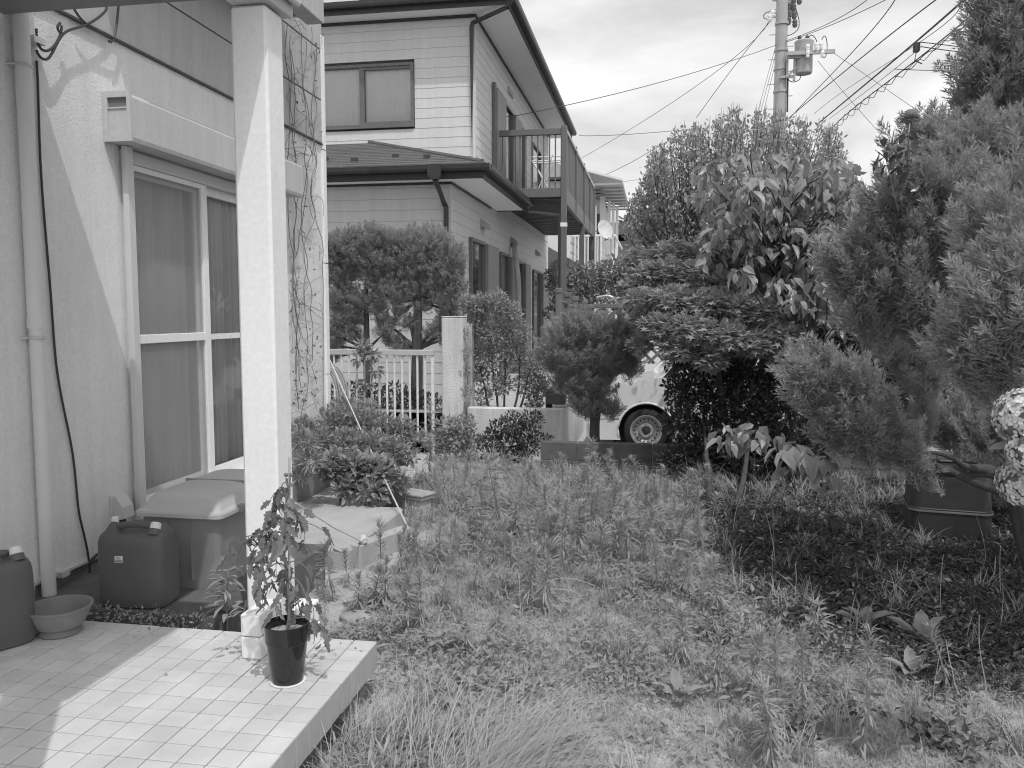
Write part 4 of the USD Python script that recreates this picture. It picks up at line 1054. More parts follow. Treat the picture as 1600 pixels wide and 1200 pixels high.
obj('door_mirror', box(0.26, 0.42, CY0 - 0.16, CY0 - 0.02, 0.62, 0.73, 0.025), 'car_white', cr)
obj('side_skirt', box(0.25, 1.85, CY0 - 0.004, CY0 + 0.1, -0.2, -0.13, 0.01), 'car_white', cr)
obj('door_handle', box(1.0, 1.16, CY0 - 0.015, CY0 + 0.01, 0.42, 0.45, 0.006), 'car_white', cr)
for wx in (WF, WRx):
    w = thing('wheel', parent=cr)
    c = (wx, 0, CG + WRr)
    def yl(profile, n=44):
        v, f = lathe(profile, n)
        return np.stack([v[:, 0] + c[0], -v[:, 2] + CY0 + 0.14, v[:, 1] + c[2]], 1), f
    obj('tyre', yl([(0.19, 0.14), (0.225, 0.145), (0.265, 0.13), (0.282, 0.10), (0.285, 0.0), (0.27, -0.05), (0.19, -0.05)]), 'tyre', w, smooth=40)
    obj('rim', yl([(0.0, 0.075), (0.05, 0.078), (0.055, 0.11), (0.085, 0.112), (0.10, 0.085), (0.125, 0.095), (0.15, 0.11), (0.165, 0.10), (0.172, 0.12), (0.192, 0.143), (0.20, 0.143)]), 'wheel_steel', w, smooth=35)
    holes = []
    for k in range(18):
        a = 2 * np.pi * k / 18
        holes.append(tube([(c[0] + 0.140 * np.cos(a), CY0 + 0.03, c[2] + 0.140 * np.sin(a)), (c[0] + 0.140 * np.cos(a), CY0 + 0.05, c[2] + 0.140 * np.sin(a))], 0.0105, 8))
    obj('rim_hole', holes, 'black_rubber', w)
    obj('hub_cap', yl([(0, 0.125), (0.03, 0.122), (0.04, 0.105), (0.042, 0.08)], 20), 'dark_trim', w, smooth=40)
    for k in range(4):
        a = 2 * np.pi * (k + 0.5) / 4
        obj('wheel_nut', tube([(c[0] + 0.068 * np.cos(a), CY0 + 0.015, c[2] + 0.068 * np.sin(a)), (c[0] + 0.068 * np.cos(a), CY0 + 0.04, c[2] + 0.068 * np.sin(a))], 0.009, 6), 'wheel_steel', w)

# ================================================================== compost bin under the juniper
cb2 = thing('compost_bin', 'dark plastic compost bin with a hinged lid under the junipers', 'compost bin', tuple(onz(1476, 838, GZ) - [0, 0, 0.03]), rz=math.radians(-10))


def cring(w, d, z, r=0.1):
    w, d, r = w * 0.77, d * 0.77, r * 0.77
    return rrect(-w / 2, w / 2, -d / 2, d / 2, r, z, 6)


obj('body', loft([cring(0.72, 0.66, -0.05), cring(0.72, 0.66, 0.0), cring(0.70, 0.64, 0.26), cring(0.715, 0.655, 0.265), cring(0.715, 0.655, 0.285), cring(0.70, 0.64, 0.29), cring(0.66, 0.60, 0.49), cring(0.63, 0.57, 0.535), cring(0.58, 0.52, 0.55)]), 'compost_black', cb2, smooth=35)
obj('lid', loft([cring(0.56, 0.50, 0.551, 0.07), cring(0.57, 0.51, 0.565, 0.07), cring(0.55, 0.49, 0.582, 0.07), cring(0.40, 0.34, 0.592, 0.06)]), 'compost_black', cb2, smooth=35)
obj('lid_handle', box(-0.07, 0.07, -0.03, 0.03, 0.593, 0.615, 0.01), 'compost_black', cb2)
obj('band', loft([cring(0.722, 0.662, 0.262), cring(0.724, 0.664, 0.27), cring(0.722, 0.662, 0.276)]), 'basin', cb2, smooth=35)

# ================================================================== utility pole and wires
up = thing('utility_pole', 'concrete utility pole with a transformer rising behind the trees', 'utility pole')
PX, PY = 3.262, 24.0
obj('shaft', tube([(PX + 0.03, PY, -0.4), (PX - 0.02, PY, 13.0)], [0.20, 0.145], 20), 'pole_concrete', up, smooth=40)
for k in range(14):
    z = 6.7 + 0.33 * k
    s_ = -1 if k % 2 else 1
    obj('step_bolt', tube([(PX + 0.15 * s_, PY, z), (PX + 0.33 * s_, PY, z)], 0.012, 5), 'pole_steel', up)
for z in (7.45, 8.05, 8.55, 9.25):
    obj('band', lathe([(0.172, z), (0.185, z), (0.185, z + 0.07), (0.172, z + 0.07)], 20, (PX, PY, 0)), 'pole_steel', up)
TX, TZ = at(1258, 92, PY - 0.35)[0], at(1258, 112, PY - 0.3)[2]
tf = thing('transformer', parent=up)
obj('tank', lathe([(0, TZ), (0.22, TZ), (0.235, TZ + 0.03), (0.24, TZ + 0.78), (0.25, TZ + 0.80), (0.25, TZ + 0.84), (0.2, TZ + 0.88), (0, TZ + 0.9)], 28, (TX, PY - 0.1, 0)), 'transformer', tf, smooth=40)
obj('bushing', [lathe([(0.03, TZ + 0.85), (0.06, TZ + 0.88), (0.035, TZ + 0.92), (0.06, TZ + 0.95), (0.03, TZ + 1.0), (0, TZ + 1.02)], 12, (TX + d, PY - 0.1, 0)) for d in (-0.12, 0.08)], 'dark_trim', tf, smooth=True)
obj('bracket', [box(PX + 0.12, TX + 0.1, PY - 0.32, PY - 0.26, TZ + 0.36, TZ + 0.45), box(PX + 0.1, TX + 0.75, PY - 0.42, PY - 0.35, TZ + 0.42, TZ + 0.52), box(PX - 0.05, PX + 0.35, PY - 0.22, PY - 0.17, TZ - 0.12, TZ - 0.05),
                box(PX + 0.12, PX + 0.17, PY - 0.22, PY - 0.15, TZ - 0.1, TZ + 0.5), box(PX + 0.3, PX + 0.36, PY - 0.24, PY - 0.18, TZ - 0.2, TZ + 0.4)], 'pole_steel', up)
obj('bracket', [rot(box(-0.03, 0.52, PY - 0.25, PY - 0.2, -0.03, 0.03), -0.9, 'y', (0, 0, 0))][0:1] and move(rot(box(-0.03, 0.5, -0.03, 0.03, -0.03, 0.03), -0.75, 'y'), (PX + 0.14, PY - 0.22, TZ - 0.08)), 'pole_steel', up)
for px, py in ((1262, 75), (1283, 72), (1285, 85), (1262, 85), (1275, 72)):
    p = at(px, py, PY - 0.42)
    obj('insulator', lathe([(0, -0.09), (0.04, -0.08), (0.055, -0.03), (0.035, 0.0), (0.06, 0.03), (0.05, 0.09), (0, 0.1)], 12, tuple(p)), 'insulator', up, smooth=True)
for k, (px, py) in enumerate(((1240, 0), (1240, 12), (1241, 24), (1233, 10), (1233, 22), (1232, 33), (1249, 1), (1242, 37), (1203, 28), (1207, 22))):
    p = at(px, py, PY)
    obj('insulator', lathe([(0, -0.11), (0.05, -0.09), (0.075, -0.02), (0.045, 0.0), (0.075, 0.03), (0.05, 0.1), (0, 0.11)], 12, tuple(p)), 'far_dark' if k < 8 else 'insulator', up, smooth=True)
obj('side_arm', [tube([at(1200, 20, PY), at(1216, 20, PY)], 0.02, 6), tube([at(1200, 28, PY), at(1216, 26, PY)], 0.02, 6), tube([at(1207, 0, PY), at(1236, 0, PY)], 0.035, 6)], 'pole_steel', up)
obj('jumper', [tube(spline([at(*q, PY) for q in c_], 6), 0.012, 5) for c_ in ([(1243, 12), (1248, 30), (1247, 45), (1236, 54), (1228, 55)], [(1200, 30), (1193, 26), (1197, 20), (1208, 19)], [(1263, 62), (1268, 55), (1274, 60), (1276, 68)],
                                                                                 [(1284, 62), (1291, 60), (1292, 80), (1286, 90)], [(1250, 114), (1249, 124), (1240, 128), (1232, 124)])], 'wire', up)
obj('riser', tube([at(1231, 118, PY - 0.1), at(1230, 175, PY - 0.1)], 0.025, 6), 'wire', up)


def wire(label, pts, r=0.012, sag=0.0, n=14):
    P = [at(a, b, y) for a, b, y in pts]
    if len(P) == 2:
        t = np.linspace(0, 1, n)[:, None]
        P = P[0] * (1 - t) + P[1] * t - np.array([0, 0, 1.0]) * sag * 4 * t * (1 - t)
    else:
        P = spline(P, 6)
    o = thing('overhead_wire', label, 'wire')
    obj('strand', tube(P, r * 0.72, 5), 'wire', o)
    return o


wire('thin wire rising from the neighbouring roof past the balcony to the utility pole', [(560, 224, 13.2), (760, 190, 15.5), (1000, 137, 20), (1214, 70, 23.8)], 0.011)
wire('upper of two thin wires leaving the pole top towards the right', [(1228, 64, 23.9), (1300, 34, 21), (1362, -6, 18)], 0.012)
wire('lower of two thin wires leaving the pole top towards the right', [(1228, 66, 23.9), (1306, 36, 21), (1395, -6, 18)], 0.012)
wire('thin wire slanting from the pole down over the neighbouring eave', [(1202, 32, 24), (1080, 140, 28), (935, 232, 34), (880, 262, 38)], 0.012)
wire('thin wire slanting from the pole into the top of the upright tree', [(1203, 34, 24), (1150, 100, 25), (1088, 184, 26)], 0.012)
wire('nearly level thin wire behind the upright tree', [(905, 212, 30), (980, 210, 30), (1100, 200, 31)], 0.014)
wire('short thin wire rising behind the white house into the tree', [(915, 285, 33), (970, 262, 32), (1010, 240, 31), (1060, 212, 30)], 0.014)
wire('faint thin wire above the far house', [(930, 290, 40), (1000, 280, 40), (1080, 266, 40)], 0.012)
for k in range(3):
    wire(('leftmost', 'middle', 'rightmost')[k] + ' of three thin guy wires dropping from the pole behind the upright tree', [(1212 + 1.5 * k, 72 + 6 * k, 24), (1177 + 5 * k, 200, 25)], 0.008)
wire('upper thick wire running from the tree top to the upper right', [(1225, 200, 26), (1252, 165, 24), (1322, 92, 19), (1402, -6, 14)], 0.013)
wire('second thick wire running from the tree top to the upper right', [(1225, 192, 26), (1254, 166, 24), (1340, 95, 19), (1470, -6, 14)], 0.016)
wire('thickest black cable crossing the sky at the right', [(1280, 192, 25), (1300, 175, 24), (1390, 100, 18), (1512, -6, 12.5)], 0.024)
wire('thin wire just above the thickest cable at the right', [(1272, 178, 25), (1340, 128, 20), (1440, 64, 15), (1500, 5, 12.5)], 0.008)
wire('thin wire just below the thickest cable at the right', [(1295, 186, 25), (1370, 130, 19), (1440, 72, 15)], 0.008)
tw_ = thing('overhead_wire', 'twisted telephone cable with loops, lowest of the cables at the right', 'wire')
base_ = np.array(spline([at(a, b, y) for a, b, y in ((1296, 204, 25), (1345, 160, 21), (1430, 95, 16.5), (1550, -6, 12))], 24))
for ph, rr_, am in ((0, 0.014, 0.0), (0.5, 0.010, 0.05), (3.2, 0.008, 0.07)):
    t = np.linspace(0, 60, len(base_))
    w_ = base_ + am * np.stack([np.cos(t + ph) * 0.5, 0 * t, np.sin(t * 0.9 + ph)], 1) - [0, 0, am]
    obj('strand', tube(w_, rr_ * 0.8, 5), 'wire', tw_)
wire('upper of two level drop wires running right to the conifer', [(1438, 66, 15.5), (1490, 72, 16), (1560, 82, 17)], 0.012)
wire('lower of two level drop wires running right to the conifer', [(1440, 73, 15.5), (1490, 80, 16), (1560, 88, 17)], 0.012)
wire('single level drop wire reaching the small conifer top', [(1398, 108, 18), (1450, 110, 18), (1560, 113, 18)], 0.011)
wire('thin pale wire falling right from the transformer towards the rose', [(1278, 95, 24), (1330, 158, 24), (1400, 235, 24)], 0.009)
wire('thin pale wire falling right from the transformer towards the juniper', [(1292, 76, 24), (1360, 122, 24), (1450, 185, 24)], 0.009)
jb = thing('cable_joint', 'dark cable joint hanging on the overhead cables at the right', 'cable joint')
p = at(1432, 76, 15.6)
obj('sleeve', [box(p[0] - 0.05, p[0] + 0.05, p[1] - 0.05, p[1] + 0.05, p[2] - 0.06, p[2] + 0.1, 0.015), tube([p + [0, 0, -.05], p + [-0.02, 0, -0.2], p + [0.1, 0, -0.26]], 0.012, 5)], 'wire', jb)
# ================================================================== VEGETATION
LEAF2 = (np.array([[0, 0, 0], [0.45, 0.22, 0.05], [1, 0, -0.05], [0.45, -0.22, 0.05]], float), np.array([[0, 2, 1], [0, 3, 2]]))
LEAF4 = (np.array([[0, 0, 0], [0.3, 0.24, 0.06], [0.3, -0.24, 0.06], [0.35, 0, 0.0], [0.72, 0.17, 0.0], [0.72, -0.17, 0.0], [1, 0, -0.12]], float),
         np.array([[0, 3, 1], [0, 2, 3], [1, 3, 4], [3, 6, 4], [3, 2, 5], [3, 5, 6]]))
LANCE = (np.array([[0, 0, 0], [0.35, 0.065, 0.02], [0.35, -0.065, 0.02], [0.7, 0.05, -0.03], [0.7, -0.05, -0.03], [1, 0, -0.14]], float), np.array([[0, 2, 1], [1, 2, 3], [2, 4, 3], [3, 4, 5]]))
_k = np.linspace(0, 2 * np.pi, 11)[:-1]
STAR = (np.vstack([[0, 0, 0.03], np.stack([0.45 + 0.5 * np.cos(_k) * np.where(np.arange(10) % 2 == 0, 1.0, 0.33), 0.55 * np.sin(_k) * np.where(np.arange(10) % 2 == 0, 1.0, 0.33), 0 * _k - 0.03], 1)]) + [0, 0, 0],
        np.stack([np.zeros(10, int), 1 + np.arange(10), 1 + (np.arange(10) + 1) % 10], 1))
STAR[0][0] = [0.45, 0, 0.03]


def plume(rng, nb=18, ns=4, flat=0.7, width=0.5):
    """A feathery conifer spray along +x, made of tiny pointed scales."""
    V, n = [], 0
    for b in range(nb):
        t = 0.06 + 0.92 * b / (nb - 1)
        a = rng.uniform(0, 2 * np.pi)
        side = np.array([0, np.cos(a), np.sin(a) * flat])
        L = (width * (1 - t) ** 0.8 + 0.09) * rng.uniform(0.75, 1.15)
        d = unit(np.array([0.8, 0, 0]) + side * rng.uniform(0.5, 0.9))
        o = np.array([t * 0.85, 0, 0]) + rng.normal(0, 0.006, 3)
        for s in range(ns):
            u = (s + 0.6) / ns
            p = o + d * L * u
            q = unit(d + rng.normal(0, 0.45, 3)) if s < ns - 1 else d
            w = unit(np.cross(q, rng.normal(size=3))) * 0.022
            ln = rng.uniform(0.10, 0.17)
            V += [p - w, p + w, p + q * ln]
        w = unit(np.cross(d, rng.normal(size=3))) * 0.006
        V += [o - w, o + w, o + d * L]
    V = np.array(V)
    return V, np.arange(len(V)).reshape(-1, 3)


def big_plume(rng, nb=56, ns=6, width=0.21):
    V = []
    for b in range(nb):
        t = (b + 0.5) / nb
        a = b * 2.39996 + rng.normal(0, 0.4)
        side = np.array([0, np.cos(a), np.sin(a)])
        L = (width * (1 - t) ** 0.75 * min(1, t * 5 + 0.35) + 0.045) * rng.uniform(0.7, 1.2)
        d = unit(np.array([0.85, 0, 0]) + side * rng.uniform(0.45, 0.85))
        o = np.array([t * 0.92, 0, 0]) + rng.normal(0, 0.006, 3)
        for s in range(ns):
            u = (s + 0.7) / ns
            p = o + d * L * u
            q = unit(d + rng.normal(0, 0.42, 3)) if s < ns - 1 else d
            w = unit(np.cross(q, rng.normal(size=3))) * rng.uniform(0.007, 0.011)
            V += [p - w, p + w, p + q * rng.uniform(0.055, 0.10)]
    V = np.array(V)
    return V, np.arange(len(V)).reshape(-1, 3)


def limb(rng, a, b, r0, r1, wob=0.06, n=9, sides=7):
    t = np.linspace(0, 1, n)[:, None]
    L = np.linalg.norm(np.asarray(b) - a)
    w = np.cumsum(rng.normal(0, wob * L / n ** 0.5 * 0.6, (n, 3)), 0) * np.sin(np.pi * t)
    return tube(np.asarray(a) * (1 - t) + np.asarray(b) * t + w, np.linspace(r0, r1, n), sides)


def clump_points(rng, clumps, n, squash=0.85, inner=0.35):
    """Points through a set of ball-shaped clumps (x, y, z, r), most of them near the outside, with outward directions."""
    C = np.array([c[:3] for c in clumps]); R = np.array([c[3] for c in clumps])
    k = rng.choice(len(C), n, p=R ** 2 / (R ** 2).sum())
    d = rnd_dir(n, rng)
    rr = np.where(rng.random(n) < inner, rng.uniform(0.2, 0.8, n), rng.uniform(0.75, 1.05, n))
    P = C[k] + d * (R[k] * rr)[:, None] * [1, 1, squash]
    return P, d, R[k]


def pix_clumps(rows, y0=None):
    """(px, py, radius in photograph pixels[, y]) to world clumps."""
    out = []
    for c in rows:
        y = c[3] if len(c) > 3 else y0
        p = at(c[0], c[1], y)
        out.append((*p, c[2] * y / FPX * 1.04))
    return out


def conifer(name, label, clumps, trunk, n, size, seed, mat='leaf_juniper', up_=0.75, out=0.7, lean=(0, 0, 0), nb=18, ns=4, group=None, cat='conifer', bark='bark', limbs_to=1.0, squash=.85, inner=.35, big=0, bsize=0.5):
    rng = np.random.default_rng(seed)
    t = thing(name, label, cat, group=group)
    temps = [plume(rng, nb, ns) for _ in range(5)]
    P, d, R = clump_points(rng, clumps, n, squash, inner)
    D = d * out + np.array([0, 0, up_]) + np.asarray(lean, float) + rng.normal(0, 0.22, (n, 3))
    parts = []
    for k in range(5):
        m = np.arange(n) % 5 == k
        S = rng.uniform(0.7, 1.25, m.sum()) * size
        DD = unit(D[m])
        parts.append(stamp(temps[k], P[m] - DD * (0.45 * S)[:, None], DD, rnd_dir(m.sum(), rng), S))
    if big:
        bt = [big_plume(rng) for _ in range(4)]
        P, d, R = clump_points(rng, clumps, big, squash, 0.1)
        D = unit(d * out + np.array([0, 0, up_]) + np.asarray(lean, float) * 1.6 + rng.normal(0, 0.12, (big, 3)))
        for k in range(4):
            m = np.arange(big) % 4 == k
            S = rng.uniform(0.65, 1.2, m.sum()) * bsize
            parts.append(stamp(bt[k], P[m] - D[m] * (0.5 * S)[:, None], D[m], rnd_dir(m.sum(), rng), S))
    obj('foliage', parts, mat, t, kind='stuff')
    tr_ = np.asarray(trunk, float)
    obj('trunk', tube(spline(tr_[:, :3], 5) if len(tr_) > 2 else tr_[:, :3], np.interp(np.linspace(0, 1, (len(tr_) - 1) * 5 + 1 if len(tr_) > 2 else 2), np.linspace(0, 1, len(tr_)), tr_[:, 3]), 10), bark, t, smooth=True)
    for c in clumps:
        if rng.random() > limbs_to:
            continue
        c = np.array(c[:3])
        i = np.argmin(np.abs(tr_[:, 2] - (c[2] - 0.35 * np.linalg.norm(c[:2] - tr_[:, :2].mean(0)))))
        a_ = tr_[i, :3]
        r_ = tr_[i, 3]
        obj('limb', limb(rng, a_, c, min(r_ * 0.6, 0.035), 0.006), bark, t, smooth=True)
    return t


def leafball(name, label, cat, clumps, n, size, mat, seed, template=LEAF2, stems=(), droop=0.0, bark='bark', flatten=0.0, squash=0.85, group=None, up_=0.25, inner=.35):
    rng = np.random.default_rng(seed)
    t = thing(name, label, cat, group=group)
    P, d, R = clump_points(rng, clumps, n, squash, inner)
    D = unit(d * 0.8 + rng.normal(0, 0.5, (n, 3)) + [0, 0, up_ - droop])
    N = unit(rng.normal(0, 0.5, (n, 3)) + [0, 0, 1.0 + flatten] + d * 0.4)
    obj('foliage', stamp(template, P, D, N, rng.uniform(0.7, 1.25, n) * size), mat, t, kind='stuff')
    for a_, b_, r0, r1 in stems:
        obj('stem', limb(rng, a_, b_, r0, r1), bark, t, smooth=True)
    return t


# ---------- clipped conifers behind the fence
conifer('clipped_conifer', 'clipped conifer with thin trunk behind the left half of the bar fence', pix_clumps([
    (518, 390, 30), (545, 382, 28), (575, 376, 28), (602, 376, 24), (515, 432, 28), (545, 425, 22), (580, 420, 20), (600, 415, 18), (525, 475, 24), (560, 470, 22), (590, 485, 18), (515, 520, 20), (555, 500, 16), (560, 400, 28), (590, 440, 24), (535, 455, 24), (540, 500, 22), (585, 405, 28), (530, 405, 28), (605, 460, 20), (575, 475, 16), (525, 540, 16), (550, 525, 14), (600, 520, 14), (515, 560, 14)], 10.1),
    [(*at(571, 690, 10.1), 0.05), (*at(573, 545, 10.1), 0.042), (*at(572, 470, 10.1), 0.03), (*at(575, 400, 10.1), 0.02)], 2900, 0.15, 31, 'leaf_hedge', inner=0.55)
conifer('clipped_conifer', 'clipped conifer with thick trunk left of the stucco gate pillar', pix_clumps([
    (622, 382, 26), (650, 378, 28), (680, 378, 28), (702, 395, 24), (630, 415, 24), (665, 412, 26), (700, 425, 24), (714, 440, 16), (620, 448, 20), (655, 450, 18), (690, 462, 20), (715, 478, 16), (625, 488, 14), (690, 505, 16), (612, 530, 14), (640, 400, 28), (665, 398, 28), (690, 410, 26), (715, 415, 16), (645, 430, 22), (680, 445, 22), (710, 455, 18), (630, 470, 18), (660, 480, 14), (700, 485, 16), (640, 505, 12), (675, 520, 14), (625, 545, 14), (605, 505, 16), (695, 530, 14), (715, 510, 14)], 10.2),
    [(*at(649, 690, 10.2), 0.085), (*at(652, 545, 10.2), 0.07), (*at(654, 470, 10.2), 0.05), (*at(665, 400, 10.2), 0.03)], 3000, 0.15, 32, 'leaf_hedge', inner=0.55)
# ---------- small conifer in front of the car
conifer('small_conifer', 'small dark-stemmed conifer standing behind the low block wall before the car', pix_clumps([
    (862, 548, 24), (885, 525, 26), (905, 508, 22), (930, 520, 26), (965, 515, 22), (985, 540, 20), (880, 565, 26), (915, 560, 28), (955, 560, 28), (985, 575, 16), (900, 598, 22), (935, 600, 26), (925, 635, 20), (955, 640, 14), (905, 628, 14), (880, 600, 14)], 9.15),
    [(*at(931, 712, 9.15), 0.062), (*at(931, 640, 9.15), 0.055), (*at(936, 590, 9.15), 0.05), (*at(925, 530, 9.15), 0.02)], 1200, 0.16, 33, 'leaf_hedge', lean=(0, 0, 0.1), inner=0.5, big=340, bsize=0.33)
# ---------- big juniper on the right
J = [(1440, 205, 17, 5.7), (1415, 245, 20, 5.7), (1465, 240, 30, 5.7), (1510, 235, 34, 5.4), (1560, 240, 40, 5.4), (1605, 250, 44, 5.4), (1418, 295, 22, 5.0), (1460, 300, 38, 5.0), (1515, 300, 42, 5.2), (1575, 310, 46, 4.8),
     (1385, 350, 30, 5.0), (1430, 360, 40, 5.0), (1485, 375, 44, 5.0), (1545, 380, 46, 4.3), (1605, 385, 50, 4.1), (1352, 385, 26, 5.0), (1340, 425, 34, 5.0), (1395, 440, 42, 5.0), (1450, 455, 46, 5.0), (1515, 460, 48, 5.2), (1585, 470, 50, 3.9),
     (1372, 478, 24, 5.0), (1425, 500, 26, 5.0), (1510, 535, 36, 4.0), (1565, 555, 40, 3.9), (1615, 570, 46, 3.8), (1500, 580, 18, 4.1), (1560, 605, 24, 4.0), (1600, 470, 60, 3.8), (1650, 420, 50, 3.9),
     (1530, 680, 36, 6.6), (1590, 650, 46, 6.6), (1560, 740, 40, 7.2), (1480, 660, 30, 6.8)]
J += [(1400, 320, 26, 5.0), (1380, 400, 34, 5.0), (1430, 410, 40, 5.0), (1350, 455, 28, 5.0), (1410, 470, 34, 5.0), (1460, 520, 30, 5.0), (1385, 520, 20, 5.0), (1345, 500, 24, 5.0), (1330, 400, 24, 5.0), (1400, 560, 22, 5.8), (1450, 600, 24, 5.7), (1440, 660, 20, 5.6)]
conifer('juniper', 'big feathery juniper filling the right side of the garden', pix_clumps(J),
        [(2.9, 4.6, -0.3, 0.10), (2.82, 4.65, 0.5, 0.08), (2.6, 4.7, 1.3, 0.06), (2.3, 4.8, 2.0, 0.045), (2.25, 4.9, 2.5, 0.02)], 1500, 0.22, 34, 'leaf_juniper', lean=(-0.24, -0.10, 0.22), limbs_to=0.15, squash=1.0, inner=0.9, big=860, bsize=0.40)
LOWB = [(1262, 585, 24, 4.8), (1295, 590, 28, 4.8), (1330, 605, 26, 4.8), (1270, 620, 22, 4.8), (1310, 640, 26, 4.8), (1345, 655, 26, 4.8), (1380, 640, 18, 4.9), (1375, 690, 24, 4.9), (1415, 705, 22, 4.9), (1345, 700, 18, 4.9), (1440, 735, 14, 5.0), (1300, 680, 14, 4.9)]
conifer('juniper', 'low sunlit juniper with a bent trunk spreading left of the compost bin', pix_clumps(LOWB),
        [(2.45, 5.75, -0.3, 0.06), (2.3, 5.7, 0.25, 0.055), (2.1, 5.6, 0.42, 0.045), (1.7, 5.4, 0.45, 0.035), (1.3, 5.2, 0.7, 0.02)], 420, 0.2, 35, 'leaf_juniper', lean=(-0.3, -0.12, 0.2), limbs_to=0.6, inner=0.7, big=230, bsize=0.34)
T = [(1590, 15, 48), (1545, 60, 34), (1580, 75, 44), (1530, 110, 28), (1560, 125, 40), (1600, 130, 50), (1535, 165, 34), (1580, 185, 46), (1520, 195, 20), (1640, 60, 70), (1650, 180, 70), (1620, -40, 60), (1680, -80, 80), (1700, 90, 90)]
conifer('tall_conifer', 'tall dark conifer rising behind the juniper at the upper right', pix_clumps(T, 8.6), [(*at(1640, 700, 8.8), 0.2), (*at(1640, 300, 8.8), 0.16), (*at(1650, 0, 8.8), 0.08)], 1300, 0.36, 36, 'leaf_hedge', up_=0.95, squash=1.25, inner=0.6, big=420, bsize=0.6)
# unseen evergreen added beyond the right edge, crown shaped to shade the grass
rg = np.random.default_rng(40)
S_ = []
XB, YBD = [0.45, 0.48, 0.65, 0.93, 1.3, 1.69, 3.0, 6.0], [7.0, 5.7, 4.8, 4.45, 4.15, 4.02, 3.95, 3.95]
for _ in range(20000):
    c = np.array([rg.uniform(1.5, 5.2), rg.uniform(0.6, 5.4), rg.uniform(1.1, 4.6)]); r = rg.uniform(0.32, 0.5)
    h = c[2] + 0.25
    xl, yl = c[0] - 0.265 * h, c[1] + 0.42 * h
    if c[0] < 0.43 * c[1] + r * 1.25 + 0.04 or xl < 0.5:
        continue
    if yl - 0.75 * r < np.interp(xl - 0.3 * r, XB, YBD) or (xl < 2.3 and yl + 0.8 * r > 5.35):
        continue
    S_.append((*c, r))
    if len(S_) >= 130:
        break
rg2 = np.random.default_rng(44)
leafball('evergreen_tree', 'unseen dense evergreen added outside the right edge, shaped to shade the grass', 'tree', S_, 26000, 0.085, 'leaf_dark', 41, LEAF4,
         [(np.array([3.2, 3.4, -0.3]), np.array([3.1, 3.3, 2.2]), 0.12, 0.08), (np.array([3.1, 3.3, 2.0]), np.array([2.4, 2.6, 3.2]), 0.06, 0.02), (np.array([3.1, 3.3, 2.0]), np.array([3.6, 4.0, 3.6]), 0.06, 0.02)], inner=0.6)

# ---------- upright tree behind
rg = np.random.default_rng(50)
ut = thing('upright_tree', 'tall tree of upright leafy shoots against the sky below the utility pole', 'tree')
TIPX = np.array([980, 995, 1015, 1040, 1062, 1085, 1105, 1122, 1150, 1166, 1177, 1183, 1200, 1235, 1262, 1292, 1308, 1325, 1340])
TIPY = np.array([320, 290, 240, 212, 186, 190, 185, 170, 158, 172, 275, 156, 165, 172, 178, 182, 198, 240, 285])
UY = 14.2
shoots, LP, LD = [], [], []
obj('trunk', tube(spline([at(1150, 660, UY), at(1152, 520, UY), at(1148, 430, UY)], 5), np.linspace(0.16, 0.12, 11), 10), 'bark', ut, smooth=True)
for k in range(200):
    tx = rg.uniform(982, 1338)
    if 1170 < tx < 1182 and rg.random() < 0.8:
        continue
    ty = np.interp(tx, TIPX, TIPY) + abs(rg.normal(0, 34)) * (rg.random() < 0.8)
    yy_ = UY + rg.uniform(-0.9, 0.9)
    b = at(1150 + (tx - 1160) * rg.uniform(0.2, 0.7), rg.uniform(380, 470), UY + rg.uniform(-0.3, 0.3))
    m = at(1150 + (tx - 1160) * rg.uniform(0.72, 0.92), ty * 0.45 + 420 * 0.55, yy_)
    e = at(tx, ty, yy_)
    P = spline([b, m, e], 8)
    obj('branch', tube(P, np.linspace(0.024, 0.0025, len(P)), 5), 'bark', ut)
    n = 150
    t = rg.uniform(0.08, 1.0, n) ** 0.68
    Q = P[np.clip((t * (len(P) - 1)).astype(int), 0, len(P) - 1)] + rg.normal(0, 0.10, (n, 3)) * (1.15 - 0.75 * t)[:, None]
    LP.append(Q); LD.append(unit(rg.normal(0, 0.6, (n, 3)) + [0, 0, 0.8]))
LP, LD = np.vstack(LP), np.vstack(LD)
obj('foliage', stamp(LEAF2, LP, LD, rnd_dir(len(LP), rg), rg.uniform(0.055, 0.095, len(LP))), 'leaf_upright', ut, kind='stuff')


# ---------- maple, dark bush, shrubs
mc = pix_clumps([(1010, 430, 26, 8.6), (1045, 425, 30, 8.6), (1090, 430, 30, 8.5), (1130, 445, 30, 8.4), (1005, 470, 26, 8.3), (1050, 470, 34, 8.2), (1100, 475, 34, 8.1), (1150, 480, 32, 8.1), (1190, 490, 28, 8.1), (1030, 510, 28, 8.0), (1080, 515, 34, 7.9), (1130, 525, 34, 7.9),
                 (1180, 535, 30, 8.0), (1220, 520, 26, 8.1), (1060, 545, 26, 7.9), (1110, 560, 26, 7.9), (1090, 400, 26, 8.8), (1140, 405, 24, 8.7), (985, 450, 16, 8.5), (1240, 560, 30, 8.0), (1000, 405, 22, 8.9), (1050, 395, 26, 8.9), (1010, 500, 22, 8.3), (1000, 540, 16, 8.2)])
leafball('maple', 'spreading maple with fine star-shaped leaves above the dark bush', 'maple', mc, 9500, 0.085, 'leaf_maple', 61, STAR, [(np.array([0.75, 8.4, -0.3]), at(1120, 480, 8.3), 0.05, 0.02), (at(1120, 560, 8.3), at(1040, 450, 8.4), 0.025, 0.008), (at(1130, 540, 8.3), at(1190, 490, 8.2), 0.025, 0.008)],
         droop=0.3, flatten=1.2, squash=0.55)
